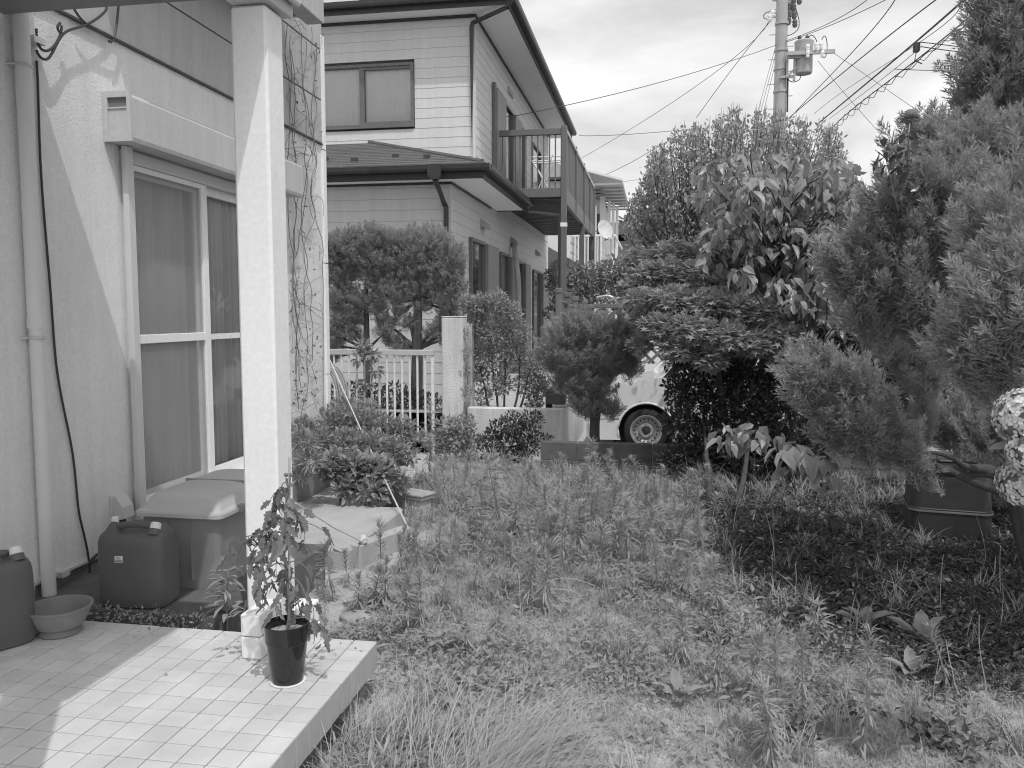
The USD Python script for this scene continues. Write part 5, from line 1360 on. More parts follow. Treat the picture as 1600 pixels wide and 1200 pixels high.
dc = pix_clumps([(1070, 560, 30, 8.6), (1120, 580, 38, 8.6), (1170, 590, 40, 8.6), (1215, 600, 34, 8.6), (1065, 610, 28, 8.4), (1110, 630, 40, 8.4), (1165, 640, 44, 8.4), (1220, 650, 40, 8.5), (1060, 660, 26, 8.3), (1100, 690, 38, 8.3), (1160, 700, 46, 8.2), (1225, 700, 44, 8.3),
                 (1055, 715, 26, 8.2), (1100, 745, 30, 8.1), (1160, 750, 34, 8.1), (1270, 690, 40, 8.6), (1300, 640, 44, 9.0), (1340, 600, 50, 9.0), (1390, 600, 50, 9.0), (1330, 540, 50, 9.2), (1290, 560, 44, 9.2), (1400, 540, 44, 9)])
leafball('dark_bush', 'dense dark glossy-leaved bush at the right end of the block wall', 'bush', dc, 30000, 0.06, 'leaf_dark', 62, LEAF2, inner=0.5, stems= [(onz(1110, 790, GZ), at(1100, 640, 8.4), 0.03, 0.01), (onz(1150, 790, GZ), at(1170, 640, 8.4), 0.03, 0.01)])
sc = pix_clumps([(748, 478, 22), (775, 470, 20), (795, 490, 22), (740, 510, 22), (770, 520, 26), (808, 520, 22), (735, 548, 18), (765, 560, 22), (805, 555, 24), (840, 570, 22), (745, 585, 18), (780, 600, 20), (825, 600, 22), (850, 605, 18), (755, 620, 14), (835, 630, 14), (728, 475, 14)], 9.75)
leafball('leafy_shrub', 'many-stemmed leafy shrub right of the stucco gate pillar', 'shrub', sc, 8500, 0.05, 'leaf_shrub', 63, LEAF2,
         [(at(778 + 5 * k, 690, 9.7), at(745 + 22 * k, 560 - 14 * (k % 2), 9.75), 0.02, 0.008) for k in range(5)], inner=0.5)
leafball('low_shrub', 'low rounded shrub at the foot of the white retaining wall', 'shrub', pix_clumps([(800, 662, 20), (830, 658, 18), (820, 678, 20), (780, 672, 18), (765, 690, 20), (795, 695, 20), (825, 698, 18), (850, 690, 14), (770, 712, 20), (810, 715, 20)], 8.9), 3400, 0.045, 'leaf_dark', 64, LEAF2)
leafball('low_shrub', 'low weedy shrub at the foot of the gate pillar', 'shrub', pix_clumps([(700, 668, 20), (725, 665, 20), (690, 690, 20), (735, 690, 18), (715, 690, 20), (695, 712, 20), (730, 715, 20)], 8.9), 2400, 0.05, 'leaf_herb', 65, LEAF2)
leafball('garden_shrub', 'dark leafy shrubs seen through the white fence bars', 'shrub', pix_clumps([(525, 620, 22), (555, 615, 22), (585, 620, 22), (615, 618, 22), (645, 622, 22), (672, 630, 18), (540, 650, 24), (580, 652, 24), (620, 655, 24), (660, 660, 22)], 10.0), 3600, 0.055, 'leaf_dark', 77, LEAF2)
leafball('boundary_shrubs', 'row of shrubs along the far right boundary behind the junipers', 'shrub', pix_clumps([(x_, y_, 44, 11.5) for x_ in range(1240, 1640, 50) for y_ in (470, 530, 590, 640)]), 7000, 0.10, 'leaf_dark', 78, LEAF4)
leafball('distant_trees', 'distant belt of trees behind the driveway', 'tree', pix_clumps([(x_, 400 + 30 * math.sin(x_), 42, 70) for x_ in range(1060, 1700, 40)] + [(x_, 450, 42, 70) for x_ in range(1000, 1700, 40)]), 6000, 0.7, 'leaf_far', 79, LEAF2)
leafball('hedge', 'leafy hedge behind the lattice fence under the balcony', 'hedge', pix_clumps([(885, 425, 24), (910, 440, 26), (935, 430, 26), (965, 425, 28), (990, 420, 26), (1015, 425, 30), (905, 465, 24), (945, 465, 28), (985, 460, 28), (1030, 460, 32), (1060, 430, 30), (1090, 470, 30)], 17.5),
         5200, 0.10, 'leaf_shrub', 66, LEAF4)
leafball('small_tree', 'thin little tree beside the far corner of the clapboard house', 'tree', pix_clumps([(862, 430, 10), (866, 450, 12), (872, 475, 12), (860, 490, 10)], 16.5), 700, 0.08, 'leaf_far', 69, LEAF2, [(at(868, 540, 16.5), at(866, 440, 16.5), 0.04, 0.01)])
leafball('distant_trees', 'distant round tree at the end of the street', 'tree', pix_clumps([(992, 350, 16), (1010, 345, 18), (1035, 350, 20), (1060, 350, 24), (995, 380, 18), (1020, 385, 22), (1050, 385, 24), (980, 370, 10)], 60), 3500, 0.45, 'leaf_far', 67, LEAF2)
leafball('climbing_plant', 'leafy climbing plant on the side of the gate pillar', 'climber', pix_clumps([(722, 520, 9), (724, 550, 11), (722, 580, 12), (726, 610, 12), (724, 640, 12)], 9.4), 700, 0.045, 'leaf_herb', 68, LEAF2)
for k, (rows, lab, mt) in enumerate((
        ([(525, 655, 26, 7.0), (560, 660, 28, 7.1), (595, 668, 26, 7.2), (630, 672, 22, 7.3), (655, 690, 18, 7.3), (540, 640, 22, 7.3), (575, 645, 22, 7.3), (520, 680, 24, 7.0)], 'fern-like shrub along the foot of the bar fence', 'leaf_herb'),
        ([(500, 690, 26, 6.6), (545, 695, 28, 6.6), (585, 700, 26, 6.7), (615, 705, 20, 6.8), (475, 670, 18, 6.6), (635, 715, 16, 6.9), (560, 715, 26, 6.6)], 'bushy herb behind the concrete step slab', 'leaf_herb'),
        ([(520, 730, 24, 6.3), (555, 735, 26, 6.3), (590, 740, 26, 6.35), (615, 755, 18, 6.4), (545, 762, 20, 6.2), (585, 768, 20, 6.2)], 'broad-leaved plant at the back edge of the step slab', 'leaf_shrub'),
        ([(475, 690, 14, 5.9), (485, 720, 14, 5.9), (470, 740, 10, 5.9)], 'grassy potted plant against the wall behind the pillar', 'leaf_herb'))):
    leafball('garden_shrub', lab, 'shrub', pix_clumps(rows), [3000, 2600, 1700, 500][k], [0.055, 0.06, 0.08, 0.09][k], mt, 70 + k, [LEAF2, LEAF2, LEAF4, LANCE][k], up_=0.4)
# climbing shoots on the fence
leafball('fence_creeper', 'leafy creeper hanging over the top rail of the bar fence', 'climber', pix_clumps([(565, 540, 10), (580, 555, 12), (560, 562, 8), (585, 580, 8), (570, 600, 8)], 9.2), 170, 0.085, 'leaf_shrub', 75, LEAF4, droop=0.6)

# ---------- dogwood with large drooping leaves
rg = np.random.default_rng(80)
dg = thing('dogwood', 'dogwood with big pale drooping leaves in the middle of the trees', 'dogwood')
DY = 8.4
root = onz(1290, 800, GZ); root = np.array([at(1262, 700, DY)[0], DY, GZ])
fork = at(1262, 560, DY)
obj('trunk', tube(spline([root, (root + fork) / 2 + [0.04, 0, 0], fork, at(1235, 470, DY), at(1200, 380, DY), at(1180, 290, DY)], 5), np.linspace(0.06, 0.012, 26), 9), 'bark', dg, smooth=True)
LEAFD = (LEAF4[0] * [1, 1.05, 1.6], LEAF4[1])
LV = []
spots = []
OUT = [(1100, 268), (1130, 250), (1170, 238), (1200, 245), (1235, 250), (1270, 262), (1300, 258), (1330, 285), (1115, 300), (1150, 290), (1185, 285), (1220, 280), (1255, 290), (1290, 295), (1325, 305), (1140, 325), (1170, 330), (1205, 320), (1240, 318), (1275, 330), (1310, 335),
       (1130, 335), (1160, 355), (1195, 350), (1230, 350), (1265, 360), (1300, 370), (1335, 340), (1110, 385), (1145, 378), (1175, 390), (1205, 385), (1100, 395), (1165, 372), (1225, 392), (1255, 385), (1280, 360), (1300, 365), (1190, 450), (1215, 440), (1245, 435), (1205, 455), (1285, 445), (1275, 430),
       (1310, 495), (1225, 470), (1180, 300), (1340, 300), (1160, 270), (1345, 325), (1115, 420), (1150, 430), (1180, 420), (1250, 470), (1200, 480), (1230, 410), (1260, 410), (1300, 410), (1320, 380)]
for px, py in OUT:
    y = DY + rg.uniform(-0.75, 0.35)
    spots.append((at(px + rg.normal(0, 5), py + rg.normal(0, 4), y), 8, 0.15))
    if rg.random() < 0.75:
        spots.append((at(px + rg.normal(0, 16), py + rg.normal(8, 12), y + rg.uniform(-0.2, 0.5)), 8, 0.145))
NOUT = len(spots)
for px, py in ((1128, 672), (1150, 668), (1170, 675), (1190, 672), (1212, 676), (1180, 690), (1155, 684), (1140, 690)):
    spots.append((at(px, py, 6.6), 6, 0.15))
for px, py in ((1215, 705), (1235, 700), (1255, 708), (1275, 712), (1290, 705), (1240, 722), (1265, 728), (1300, 740)):
    spots.append((at(px, py, 6.2), 5, 0.165))
for k, (c, n, s) in enumerate(spots):
    a_ = fork if c[2] > fork[2] - 0.2 and k < NOUT else None
    if a_ is not None:
        st0 = at(1235 - 40 * rg.random(), 470 - 120 * rg.random(), DY) if c[2] > 2.0 else fork
        obj('branch', limb(rg, st0, c, 0.012, 0.004, 0.09), 'bark', dg)
    elif k == NOUT or k == NOUT + 8:
        b_ = spots[k + 5][0]
        obj('branch', limb(rg, root + [0, 0, 0.35], b_ + [0, 0, 0.02], 0.02, 0.006, 0.08), 'bark', dg)
    for q in range(n):
        az = 2 * np.pi * (q + rg.uniform(-0.3, 0.3)) / n
        o = np.array([math.cos(az), math.sin(az), 0])
        D = unit(o * rg.uniform(0.35, 0.9) + [0, 0, -rg.uniform(0.5, 1.0)])
        N = unit(o * 0.8 + [0, 0, 0.7] + rg.normal(0, 0.45, 3))
        LV.append((c + o * 0.03 + rg.normal(0, 0.035, 3), unit(D + rg.normal(0, 0.25, 3)), N, s * rg.uniform(0.5, 1.25)))
LV.sort(key=lambda l: np.linalg.norm(l[0] - EYE) / l[3])
for l in LV[:300]:
    obj('leaf', stamp(LEAFD, [l[0]], [l[1]], [l[2]], np.array([l[3]])), 'leaf_dogwood', dg)
r = LV[300:]
nx_ = 1700
P = np.array([at(rg.uniform(1095, 1345), 250 + 250 * rg.random() ** 0.9, DY + rg.uniform(-0.1, 0.9)) for _ in range(nx_)])
obj('leaves', [stamp(LEAFD, [l[0] for l in r], [l[1] for l in r], [l[2] for l in r], np.array([l[3] for l in r])),
               stamp(LEAFD, P, unit(rg.normal(0, 0.6, (nx_, 3)) + [0, 0, -0.9]), unit(rg.normal(0, 0.6, (nx_, 3)) + [0, -0.4, 0.6]), rg.uniform(0.11, 0.16, nx_))], 'leaf_dogwood', dg, kind='stuff')

# ---------- rose with one bloom
rs = thing('rose_bush', 'tall rose with a single dark bloom against the sky', 'rose')
RY = 4.7
obj('cane', tube(spline([at(1450, 520, 6.6), at(1425, 360, 6.0), at(1418, 260, RY), at(1422, 188, RY)], 6), np.linspace(0.006, 0.003, 19), 6), 'leaf_herb', rs, smooth=True)
obj('cane', tube(spline([at(1404, 330, RY), at(1388, 265, RY), at(1382, 226, RY)], 5), 0.003, 5), 'leaf_herb', rs)
bl_ = []
c = at(1423, 178, RY)
for k in range(46):
    a = k * 2.39996
    t = k / 46
    o = np.array([math.cos(a), math.sin(a), 0])
    bl_.append(stamp((np.array([[0, 0, 0], [0.5, 0.42, 0.1], [0.5, -0.42, 0.1], [1, 0.3, -0.05], [1, -0.3, -0.05], [0.5, 0, -0.05]], float), np.array([[0, 5, 1], [0, 2, 5], [1, 5, 3], [5, 2, 4], [5, 4, 3]])),
                     [c + [0, 0, -0.02]], [o * (0.25 + t) + [0, 0, 1.1 - 1.75 * t]], [-o + [0, 0, 0.3]], np.array([0.044 + 0.010 * t])))
obj('bloom', bl_, 'rose_petal', rs)
for k, (px, py) in enumerate(((1382, 222), (1375, 232), (1388, 236), (1368, 243), (1372, 250), (1380, 246), (1428, 195), (1418, 212), (1425, 222), (1408, 214), (1432, 205), (1395, 232), (1402, 240), (1412, 235), (1400, 255), (1410, 262), (1392, 262), (1420, 250), (1430, 240), (1405, 275), (1395, 285), (1415, 280), (1425, 270), (1388, 275),
                              (1400, 295), (1412, 305), (1392, 300), (1422, 295), (1405, 250), (1416, 240), (1385, 290), (1378, 262), (1430, 262), (1438, 250), (1426, 310), (1408, 318))):
    for q in range(2):
        obj('leaf', stamp(LEAF4, [at(px + rg.normal(0, 5), py + rg.normal(0, 5), RY + rg.uniform(-0.12, 0.12))], [unit(rg.normal(0, 0.8, 3) + [-0.3, 0, -0.3])], [unit(rg.normal(0, 0.5, 3) + [0, -0.3, 1])], np.array([rg.uniform(0.05, 0.085)])), 'leaf_rose', rs)

# ---------- hydrangea at the right edge
hy = thing('hydrangea', 'hydrangea with big round white flower heads at the right edge', 'hydrangea')
HY = 2.75
fl = (np.array([[0, 0, 0], [0.5, 0.5, 0.08], [1, 0.35, 0.0], [1, -0.35, 0.0], [0.5, -0.5, 0.08]], float), np.array([[0, 2, 1], [0, 3, 2], [0, 4, 3]]))
for k, (px, py, rp) in enumerate(((1614, 652, 48), (1630, 705, 42), (1608, 754, 40), (1690, 690, 60))):
    c = at(px, py, HY + [0, -0.06, 0.05, 0.1][k])
    R_ = rp * HY / FPX * 1.1
    n = 300
    d = rnd_dir(n, rg)
    mesh = []
    for q in range(4):
        az = q * np.pi / 2
        ref = unit(np.cross(d, rnd_dir(n, np.random.default_rng(5))))
        b = np.cross(d, ref)
        dirn = ref * math.cos(az) + b * math.sin(az) + d * 0.25
        mesh.append(stamp(fl, c + d * (R_ * rg.uniform(0.86, 1.0, n))[:, None] * [1, 1, 0.85], dirn, d, rg.uniform(0.0115, 0.0145, n)))
    obj('flower_head', mesh, 'petal', hy)
    obj('flower_core', move((np.array(sp.vertices) / 0.03 * R_ * 0.80 * [1, 1, 0.85], np.array(sp.faces)), c), 'leaf_hosta', hy)
    obj('stem', limb(rg, np.array([c[0] + 0.45, HY + 0.05, GZ]), c, 0.007, 0.004), 'leaf_rose', hy)
for k in range(16):
    p = at(rg.uniform(1600, 1720), rg.uniform(690, 830), HY + rg.uniform(0.0, 0.3))
    obj('leaf', stamp(LEAF4, [p], [unit(rg.normal(0, 0.6, 3) + [-0.2, -0.3, -0.2])], [unit(rg.normal(0, 0.3, 3) + [0, -0.2, 1])], np.array([0.12])), 'leaf_shrub', hy)
obj('leaf', stamp(LEAF4, [at(1600, 696, HY)], [[-1, 0, -0.05]], [[0, -0.5, 1]], np.array([0.10])), 'leaf_shrub', hy)

# ---------- broad-leaved plants in the shade at the right
for k, (px, py, n, s, lab) in enumerate(((1440, 1010, 7, 0.17, 'broad-leaved plant with pale upright leaves at the edge of the shade'), (1350, 985, 6, 0.15, 'dark broad-leaved plant left of the pale upright-leaved one'), (1425, 1065, 5, 0.12, 'small broad-leaved plant nearest the camera at the right'),
                                         (1060, 1100, 5, 0.12, 'lone broad-leaved weed in the short grass'), (1300, 770, 6, 0.16, 'broad-leaved plant below the low juniper'))):
    p = onz(px, py, GZ)
    h = thing('broad_leaf_plant', lab, 'plant', tuple(p), rz=rg.uniform(0, 6))
    for q in range(n):
        az = 2 * np.pi * q / n + rg.normal(0, 0.3)
        o = np.array([math.cos(az), math.sin(az), 0])
        obj('leaf', stamp((LEAF4[0] * [1, 1.1, 2.0], LEAF4[1]), [o * 0.02 + [0, 0, rg.uniform(0.02, 0.06)]], [o * rg.uniform(0.4, 1) + [0, 0, rg.uniform(0.5, 1.2)]], [-o * 0.8 + [0, 0, 0.7]], np.array([s * rg.uniform(0.7, 1.2)])), 'leaf_hosta', h)

# ---------- tall weeds with whorled narrow leaves
WLAB = 'upright green weed with whorls of narrow leaves in the overgrown grass'
NEAR = []
WLABS = [('upright weed with whorls of narrow leaves in the thicket before the block wall and shrubs', 'weeds in the thicket before the block wall'),
         ('upright narrow-leaved weed growing beside the step slab and the terrace corner', 'weeds beside the step slab and terrace corner'),
         ('upright narrow-leaved weed at the edge of the shade on the right', 'weeds at the edge of the shade on the right'),
         ('upright narrow-leaved weed standing in the sunlit middle of the lawn', 'weeds in the sunlit middle of the lawn')]
NEARLAB = ['single tall weed standing in the thin grass right of the foreground grass tuft', 'tall weed near the bottom edge, right of the foreground grass tuft', 'second tall weed at the bottom edge, taller and further back', 'isolated tall weed near the bottom right, in front of the broad-leaved plants',
           'short weed at the bottom edge between the taller ones', 'small weed growing just beyond the terrace corner', 'bushy weed at the very bottom edge of the garden', 'slim weed in the grass at the lower right', 'slender weed at the bottom, close to the arching grass', 'low weed in the near grass', 'young weed among the short foreground grass', 'stray weed in the foreground herbs']
WGR = 'tall narrow-leaved weeds in the garden'


def weed_parts(t, rng, H):
    lean = rng.normal(0, 0.04, 2)
    P = spline([(0, 0, -0.03), (lean[0] * 0.4, lean[1] * 0.4, H * 0.5), (lean[0], lean[1], H)], 5)
    obj('stem', tube(P, np.linspace(0.0045, 0.002, len(P)), 5), 'leaf_weed', t)
    n = int(80 + 150 * H)
    tt = np.clip(rng.beta(1.8, 1.0, n), 0.08, 1)
    Q = P[(tt * (len(P) - 1)).astype(int)] + rng.normal(0, 0.003, (n, 3))
    Q[:, 2] = tt * H
    az = np.arange(n) * 2.39996 + rng.normal(0, 0.3, n)
    o = np.stack([np.cos(az), np.sin(az), 0 * az], 1)
    el = np.where(tt > 0.82, rng.uniform(0.4, 1.9, n), np.where(tt > 0.45, rng.uniform(0.0, 0.8, n), rng.uniform(-1.3, 0.1, n)))
    D = unit(o + np.stack([0 * el, 0 * el, el], 1))
    S = np.where(tt > 0.9, 0.045, 0.068) * rng.uniform(0.7, 1.25, n)
    obj('leaves', stamp((LANCE[0] * [1, 0.85, 1.4], LANCE[1]), Q, D, unit(np.stack([0 * az, 0 * az, 1 + 0 * az], 1) - o * 0.2), S), 'leaf_weed', t, kind='stuff')


protos, heights = [], [0.30, 0.38, 0.46, 0.52, 0.60, 0.34, 0.24]
rg = np.random.default_rng(90)
spots = []


def weed_at(px, py_base, py_top):
    p = onz(px, py_base, GZ)
    spots.append((p[0], p[1], (py_base - py_top) * p[1] / FPX * 1.22))


for a_ in ((852, 830, 690), (670, 760, 640), (735, 820, 700), (696, 825, 745), (790, 860, 720), (835, 905, 770), (800, 930, 790), (790, 935, 835), (690, 950, 880), (620, 900, 830), (600, 955, 880), (955, 880, 780), (980, 880, 770), (1010, 860, 765), (1035, 850, 770), (930, 760, 700), (940, 920, 830),
           (880, 890, 800), (905, 880, 800), (920, 850, 780), (860, 870, 790), (1130, 970, 890), (1118, 1080, 1000), (1215, 1180, 1010), (1255, 1130, 1005), (1350, 1190, 1020), (1190, 1190, 1080), (520, 940, 850), (545, 920, 870), (560, 960, 905), (510, 975, 900), (820, 960, 870), (735, 1030, 960),
           (770, 800, 730), (720, 790, 715), (700, 800, 730), (750, 840, 770), (820, 800, 730), (880, 770, 720), (640, 880, 800), (1065, 850, 790), (830, 940, 820), (845, 960, 800), (960, 870, 800), (1000, 880, 800), (1020, 800, 755), (1110, 830, 780), (1210, 1210, 1080), (1170, 1100, 1010), (660, 970, 900), (690, 700, 640)):
    weed_at(*a_)
for _ in range(2000):
    if len(spots) >= 150:
        break
    x, y = rg.uniform(-1.75, 1.6), rg.uniform(3.6, 8.4)
    dens = math.exp(-((x + 0.2) / 0.9) ** 2 - ((y - 6.4) / 1.5) ** 2) + 0.6 * math.exp(-((x + 1.2) / 0.5) ** 2 - ((y - 4.6) / 0.9) ** 2) + 0.07
    if rg.random() < dens:
        spots.append((x, y, rg.uniform(0.16, 0.42) * (0.7 + 0.5 * dens)))
shade_ = lambda x, y: 1 / (1 + np.exp(-(y - np.interp(x, [0.3, 0.45, 0.48, 0.65, 0.93, 1.3, 1.69, 3.0], [9.0, 7.0, 5.7, 4.8, 4.45, 4.15, 4.02, 3.95])) * 6)) * (x > 0.3)
spots = [q for i_, q in enumerate(spots) if shade_(q[0], q[1]) < 0.5 or i_ % 9 == 0]
for i_, (x, y, h) in enumerate(spots):
    k = int(np.argmin(np.abs(np.array(heights) - h))) if i_ % 3 else i_ % 7
    gz = float(ground_z(np.array(x), np.array(y)))
    rz = rg.uniform(0, 2 * np.pi)
    proto = next((p for kk, p in protos if kk == k), None)
    path = path_of('weed')
    x_ = UsdGeom.Xform.Define(stage, path)
    x_.AddTranslateOp().Set(Gf.Vec3d(x, y, gz)); x_.AddRotateXYZOp().Set(Gf.Vec3f(float(rg.normal(0, 8)), float(rg.normal(0, 8)), float(math.degrees(rz)))); x_.AddScaleOp().Set(Gf.Vec3f(*[float(np.clip(h / heights[k], 0.55, 1.35))] * 3))
    near = y < 3.75 and x > -0.9
    if near:
        NEAR.append(x)
        tag(x_.GetPrim(), NEARLAB[(len(NEAR) - 1) % len(NEARLAB)], 'weed')
    else:
        zone = 0 if (y > 6.9) else 1 if x < -0.75 else 2 if x > 0.55 else 3
        tag(x_.GetPrim(), WLABS[zone][0], 'weed', WLABS[zone][1])
    if proto is None:
        weed_parts(path, np.random.default_rng(900 + k), heights[k]); protos.append((k, path))
    else:
        for sub in ('stem', 'leaves'):
            c_ = stage.DefinePrim(f'{path}/{sub}')
            c_.GetReferences().AddInternalReference(f'{proto}/{sub}')
            c_.SetInstanceable(False)

# two leafy weeds between the terrace and the ledge
for px, py, lab in ((345, 975, 'bigger of two leafy weeds growing by the ledge left of the pillar'), (372, 982, 'smaller leafy weed close against the white pillar')):
    p = onz(px, py, -0.05)
    o = thing('leafy_weed', lab, 'weed', tuple(p + [0, 0.05, 0]))
    rng = np.random.default_rng(px)
    H = 0.26 if px < 360 else 0.12
    obj('stem', tube([(0, 0, -0.15), (0.005, 0, H * 0.5), (0.02, 0, H)], 0.004, 5), 'leaf_weed', o)
    for q in range(34 if px < 360 else 12):
        t = rng.uniform(0.1, 1); az = rng.uniform(0, 6.28)
        oo = np.array([math.cos(az), math.sin(az), 0])
        obj('leaf', stamp((LANCE[0] * [1, 1.8, 1.8], LANCE[1]), [[0.01 * t, 0, H * t]], [oo + [0, 0, rng.uniform(-0.2, 0.7)]], [-oo * 0.3 + [0, 0, 1]], np.array([rng.uniform(0.08, 0.12)])), 'leaf_weed', o)

# ---------- grass: tufts scattered as ground cover
rg = np.random.default_rng(100)


def blade_mesh(n, R, Hm, w, rng, curl=0.5, seg=3):
    V, F = [], []
    for k in range(n):
        a = rng.uniform(0, 2 * np.pi); r = R * math.sqrt(rng.random())
        p = np.array([r * math.cos(a), r * math.sin(a), -0.01])
        az = rng.uniform(0, 2 * np.pi)
        o = np.array([math.cos(az), math.sin(az), 0]); s = np.array([-o[1], o[0], 0]) * w * rng.uniform(0.6, 1.2)
        H = Hm * rng.uniform(0.45, 1.15); c_ = curl * rng.uniform(0.2, 1.4)
        b = len(V)
        for q in range(seg):
            t = q / seg
            m = p + o * (c_ * H * t ** 1.8) + [0, 0, H * t * (1 - 0.35 * c_ * t)]
            V += [m - s * (1 - 0.6 * t), m + s * (1 - 0.6 * t)]
        V.append(p + o * c_ * H + [0, 0, H * (1 - 0.35 * c_)])
        for q in range(seg - 1):
            i0 = b + 2 * q
            F += [[i0, i0 + 1, i0 + 3], [i0, i0 + 3, i0 + 2]]
        F.append([b + 2 * (seg - 1), b + 2 * (seg - 1) + 1, b + 2 * seg])
    return np.array(V), np.array(F)


def herb_mesh(n, R, s, rng):
    P = np.c_[rng.normal(0, R * 0.5, (n, 2)), rng.uniform(0.005, 0.05, n)]
    d = rnd_dir(n, rng) * [1, 1, 0.4] + [0, 0, 0.25]
    return stamp(LEAF2, P, d, unit(rng.normal(0, 0.35, (n, 3)) + [0, 0, 1]), s * rng.uniform(0.6, 1.3, n))


def scatter(name, label, protos_, mats, xy, scales, kind='stuff', cat='grass'):
    pth = path_of(name)
    pi = UsdGeom.PointInstancer.Define(stage, pth)
    tag(pi.GetPrim(), label, cat, None, kind)
    targets = []
    UsdGeom.Scope.Define(stage, pth + '/tufts')
    for k, m in enumerate(protos_):
        me = usdkit.mesh(stage, f'{pth}/tufts/tuft_{k:03d}', m, LOOK[mats[k]])
        targets.append(me.GetPath())
    pi.CreatePrototypesRel().SetTargets(targets)
    z = ground_z(xy[:, 0], xy[:, 1])
    n = len(xy)
    pi.CreatePositionsAttr(Vt.Vec3fArray.FromNumpy(np.c_[xy, z].astype(np.float32)))
    a = rg.uniform(0, 2 * np.pi, n)
    q = np.zeros((n, 4)); q[:, 0] = np.cos(a / 2); q[:, 3] = np.sin(a / 2)
    pi.CreateOrientationsAttr(Vt.QuathArray([Gf.Quath(float(w), 0.0, 0.0, float(zq)) for w, zq in zip(q[:, 0], q[:, 3])]))
    pi.CreateScalesAttr(Vt.Vec3fArray.FromNumpy(np.repeat(scales[:, None], 3, 1).astype(np.float32)))
    pi.CreateProtoIndicesAttr(Vt.IntArray.FromNumpy(rg.integers(0, len(protos_), n).astype(np.int32)))


def area(n, fn=None, x0=-2.3, x1=5.2, y0=1.6, y1=8.6):
    xy = np.c_[rg.uniform(x0, x1, n * 3), y0 + (y1 - y0) * rg.random(n * 3) ** 1.15]
    x, y = xy.T
    ok = ~((x < -1.15) & (y < 3.32)) & ~((x < -1.66) & (y < 6.0)) & (x < 0.62 * y + 1.4) & ~((x < -1.5) & (y < 3.75))
    ok &= x > -3.0
    if fn is not None:
        ok &= rg.random(len(x)) < fn(x, y)
    return xy[ok][:n]


def path_mask(x, y):
    """Patches of thinner grass."""
    return np.clip(1.5 * meshkit.fbm(np.stack([x * 1.1, y * 1.1, 0 * x], -1), 3, 9) - 0.15, 0.12, 1)


g1 = [blade_mesh(60, 0.085, 0.036, 0.0021, rg, 1.3) for _ in range(4)] + [blade_mesh(44, 0.08, 0.07, 0.002, rg, 1.1) for _ in range(2)]
xy = area(11500, path_mask)
dark_ = lambda x, y: 1 / (1 + np.exp(-(y - np.interp(x, XB, YBD)) * 5)) * (x > 0.35)  # shade zone: pale grass and weeds thinned, dark herbs deepen the shade
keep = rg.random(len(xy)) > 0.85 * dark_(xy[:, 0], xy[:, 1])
xy = xy[keep]
scatter('lawn_grass', 'short uneven grass covering the garden ground', g1, ['grass_green', 'grass_dry', 'grass_dry', 'grass_dry', 'grass_green', 'grass_dry'], xy, rg.uniform(0.7, 1.35, len(xy)))
g2 = [herb_mesh(34, 0.09, 0.026, rg) for _ in range(3)] + [herb_mesh(26, 0.10, 0.042, rg)]
xy = area(3400, lambda x, y: np.clip(2.2 * meshkit.fbm(np.stack([x * 1.6, y * 1.6, 0 * x], -1), 3, 19) - 0.65, 0.06, 1))
scatter('ground_herbs', 'low small-leaved herbs creeping through the grass', g2, ['leaf_herb'] * 4, xy, rg.uniform(0.7, 1.4, len(xy)), cat='herbs')
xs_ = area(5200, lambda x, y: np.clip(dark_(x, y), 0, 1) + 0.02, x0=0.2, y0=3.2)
scatter('shade_herbs', 'low dark herbs under the junipers, their tone deepened to carry the shade', [herb_mesh(44, 0.10, 0.030, rg) for _ in range(3)] + [blade_mesh(26, 0.07, 0.10, 0.003, rg, 1.0)], ['herb_shade_tone'] * 4, xs_, rg.uniform(0.8, 1.6, len(xs_)), cat='herbs')
g3_ = [blade_mesh(26, 0.05, 0.22, 0.003, rg, 0.7, 4) for _ in range(4)]
xy = area(900, lambda x, y: np.clip(0.1 + 0.12 * ((x > 0.3) & (y > 4.2)) + 0.7 * (y > 7.2) + 0.8 * ((x < -0.9) & (y < 3.2)), 0, 1))
scatter('long_grass', 'longer loose grass under the trees and along the terrace edge', g3_, ['grass_green', 'grass_green', 'grass_dry', 'grass_green'], xy, rg.uniform(0.6, 1.2, len(xy)))
xy = area(1150, lambda x, y: (np.exp(-((x + 0.4) / 1.1) ** 2 - ((y - 7.0) / 1.15) ** 2) + 0.15 * np.exp(-((x + 1.1) / 0.6) ** 2 - ((y - 4.8) / 1.0) ** 2) + 0.02 + 0.10 * ((x < -1.1) & (y > 3.4))) * (1 - 0.93 * dark_(x, y)))
g4 = []
for q in range(4):
    n = 56
    P = np.c_[rg.normal(0, 0.04, (n, 2)), rg.uniform(0.0, 0.16, n)]
    az = rg.uniform(0, 6.28, n)
    g4.append(stamp((LANCE[0] * [1, 0.85, 1.6], LANCE[1]), P, np.stack([np.cos(az), np.sin(az), rg.uniform(-0.1, 1.1, n)], 1), unit(rg.normal(0, 0.2, (n, 3)) + [0, 0, 1]), rg.uniform(0.035, 0.07, n)))
scatter('young_weeds', 'thick undergrowth of young narrow-leaved weeds in the middle of the garden', g4, ['leaf_weed'] * 4, xy, rg.uniform(0.45, 1.5, len(xy)), cat='weeds')


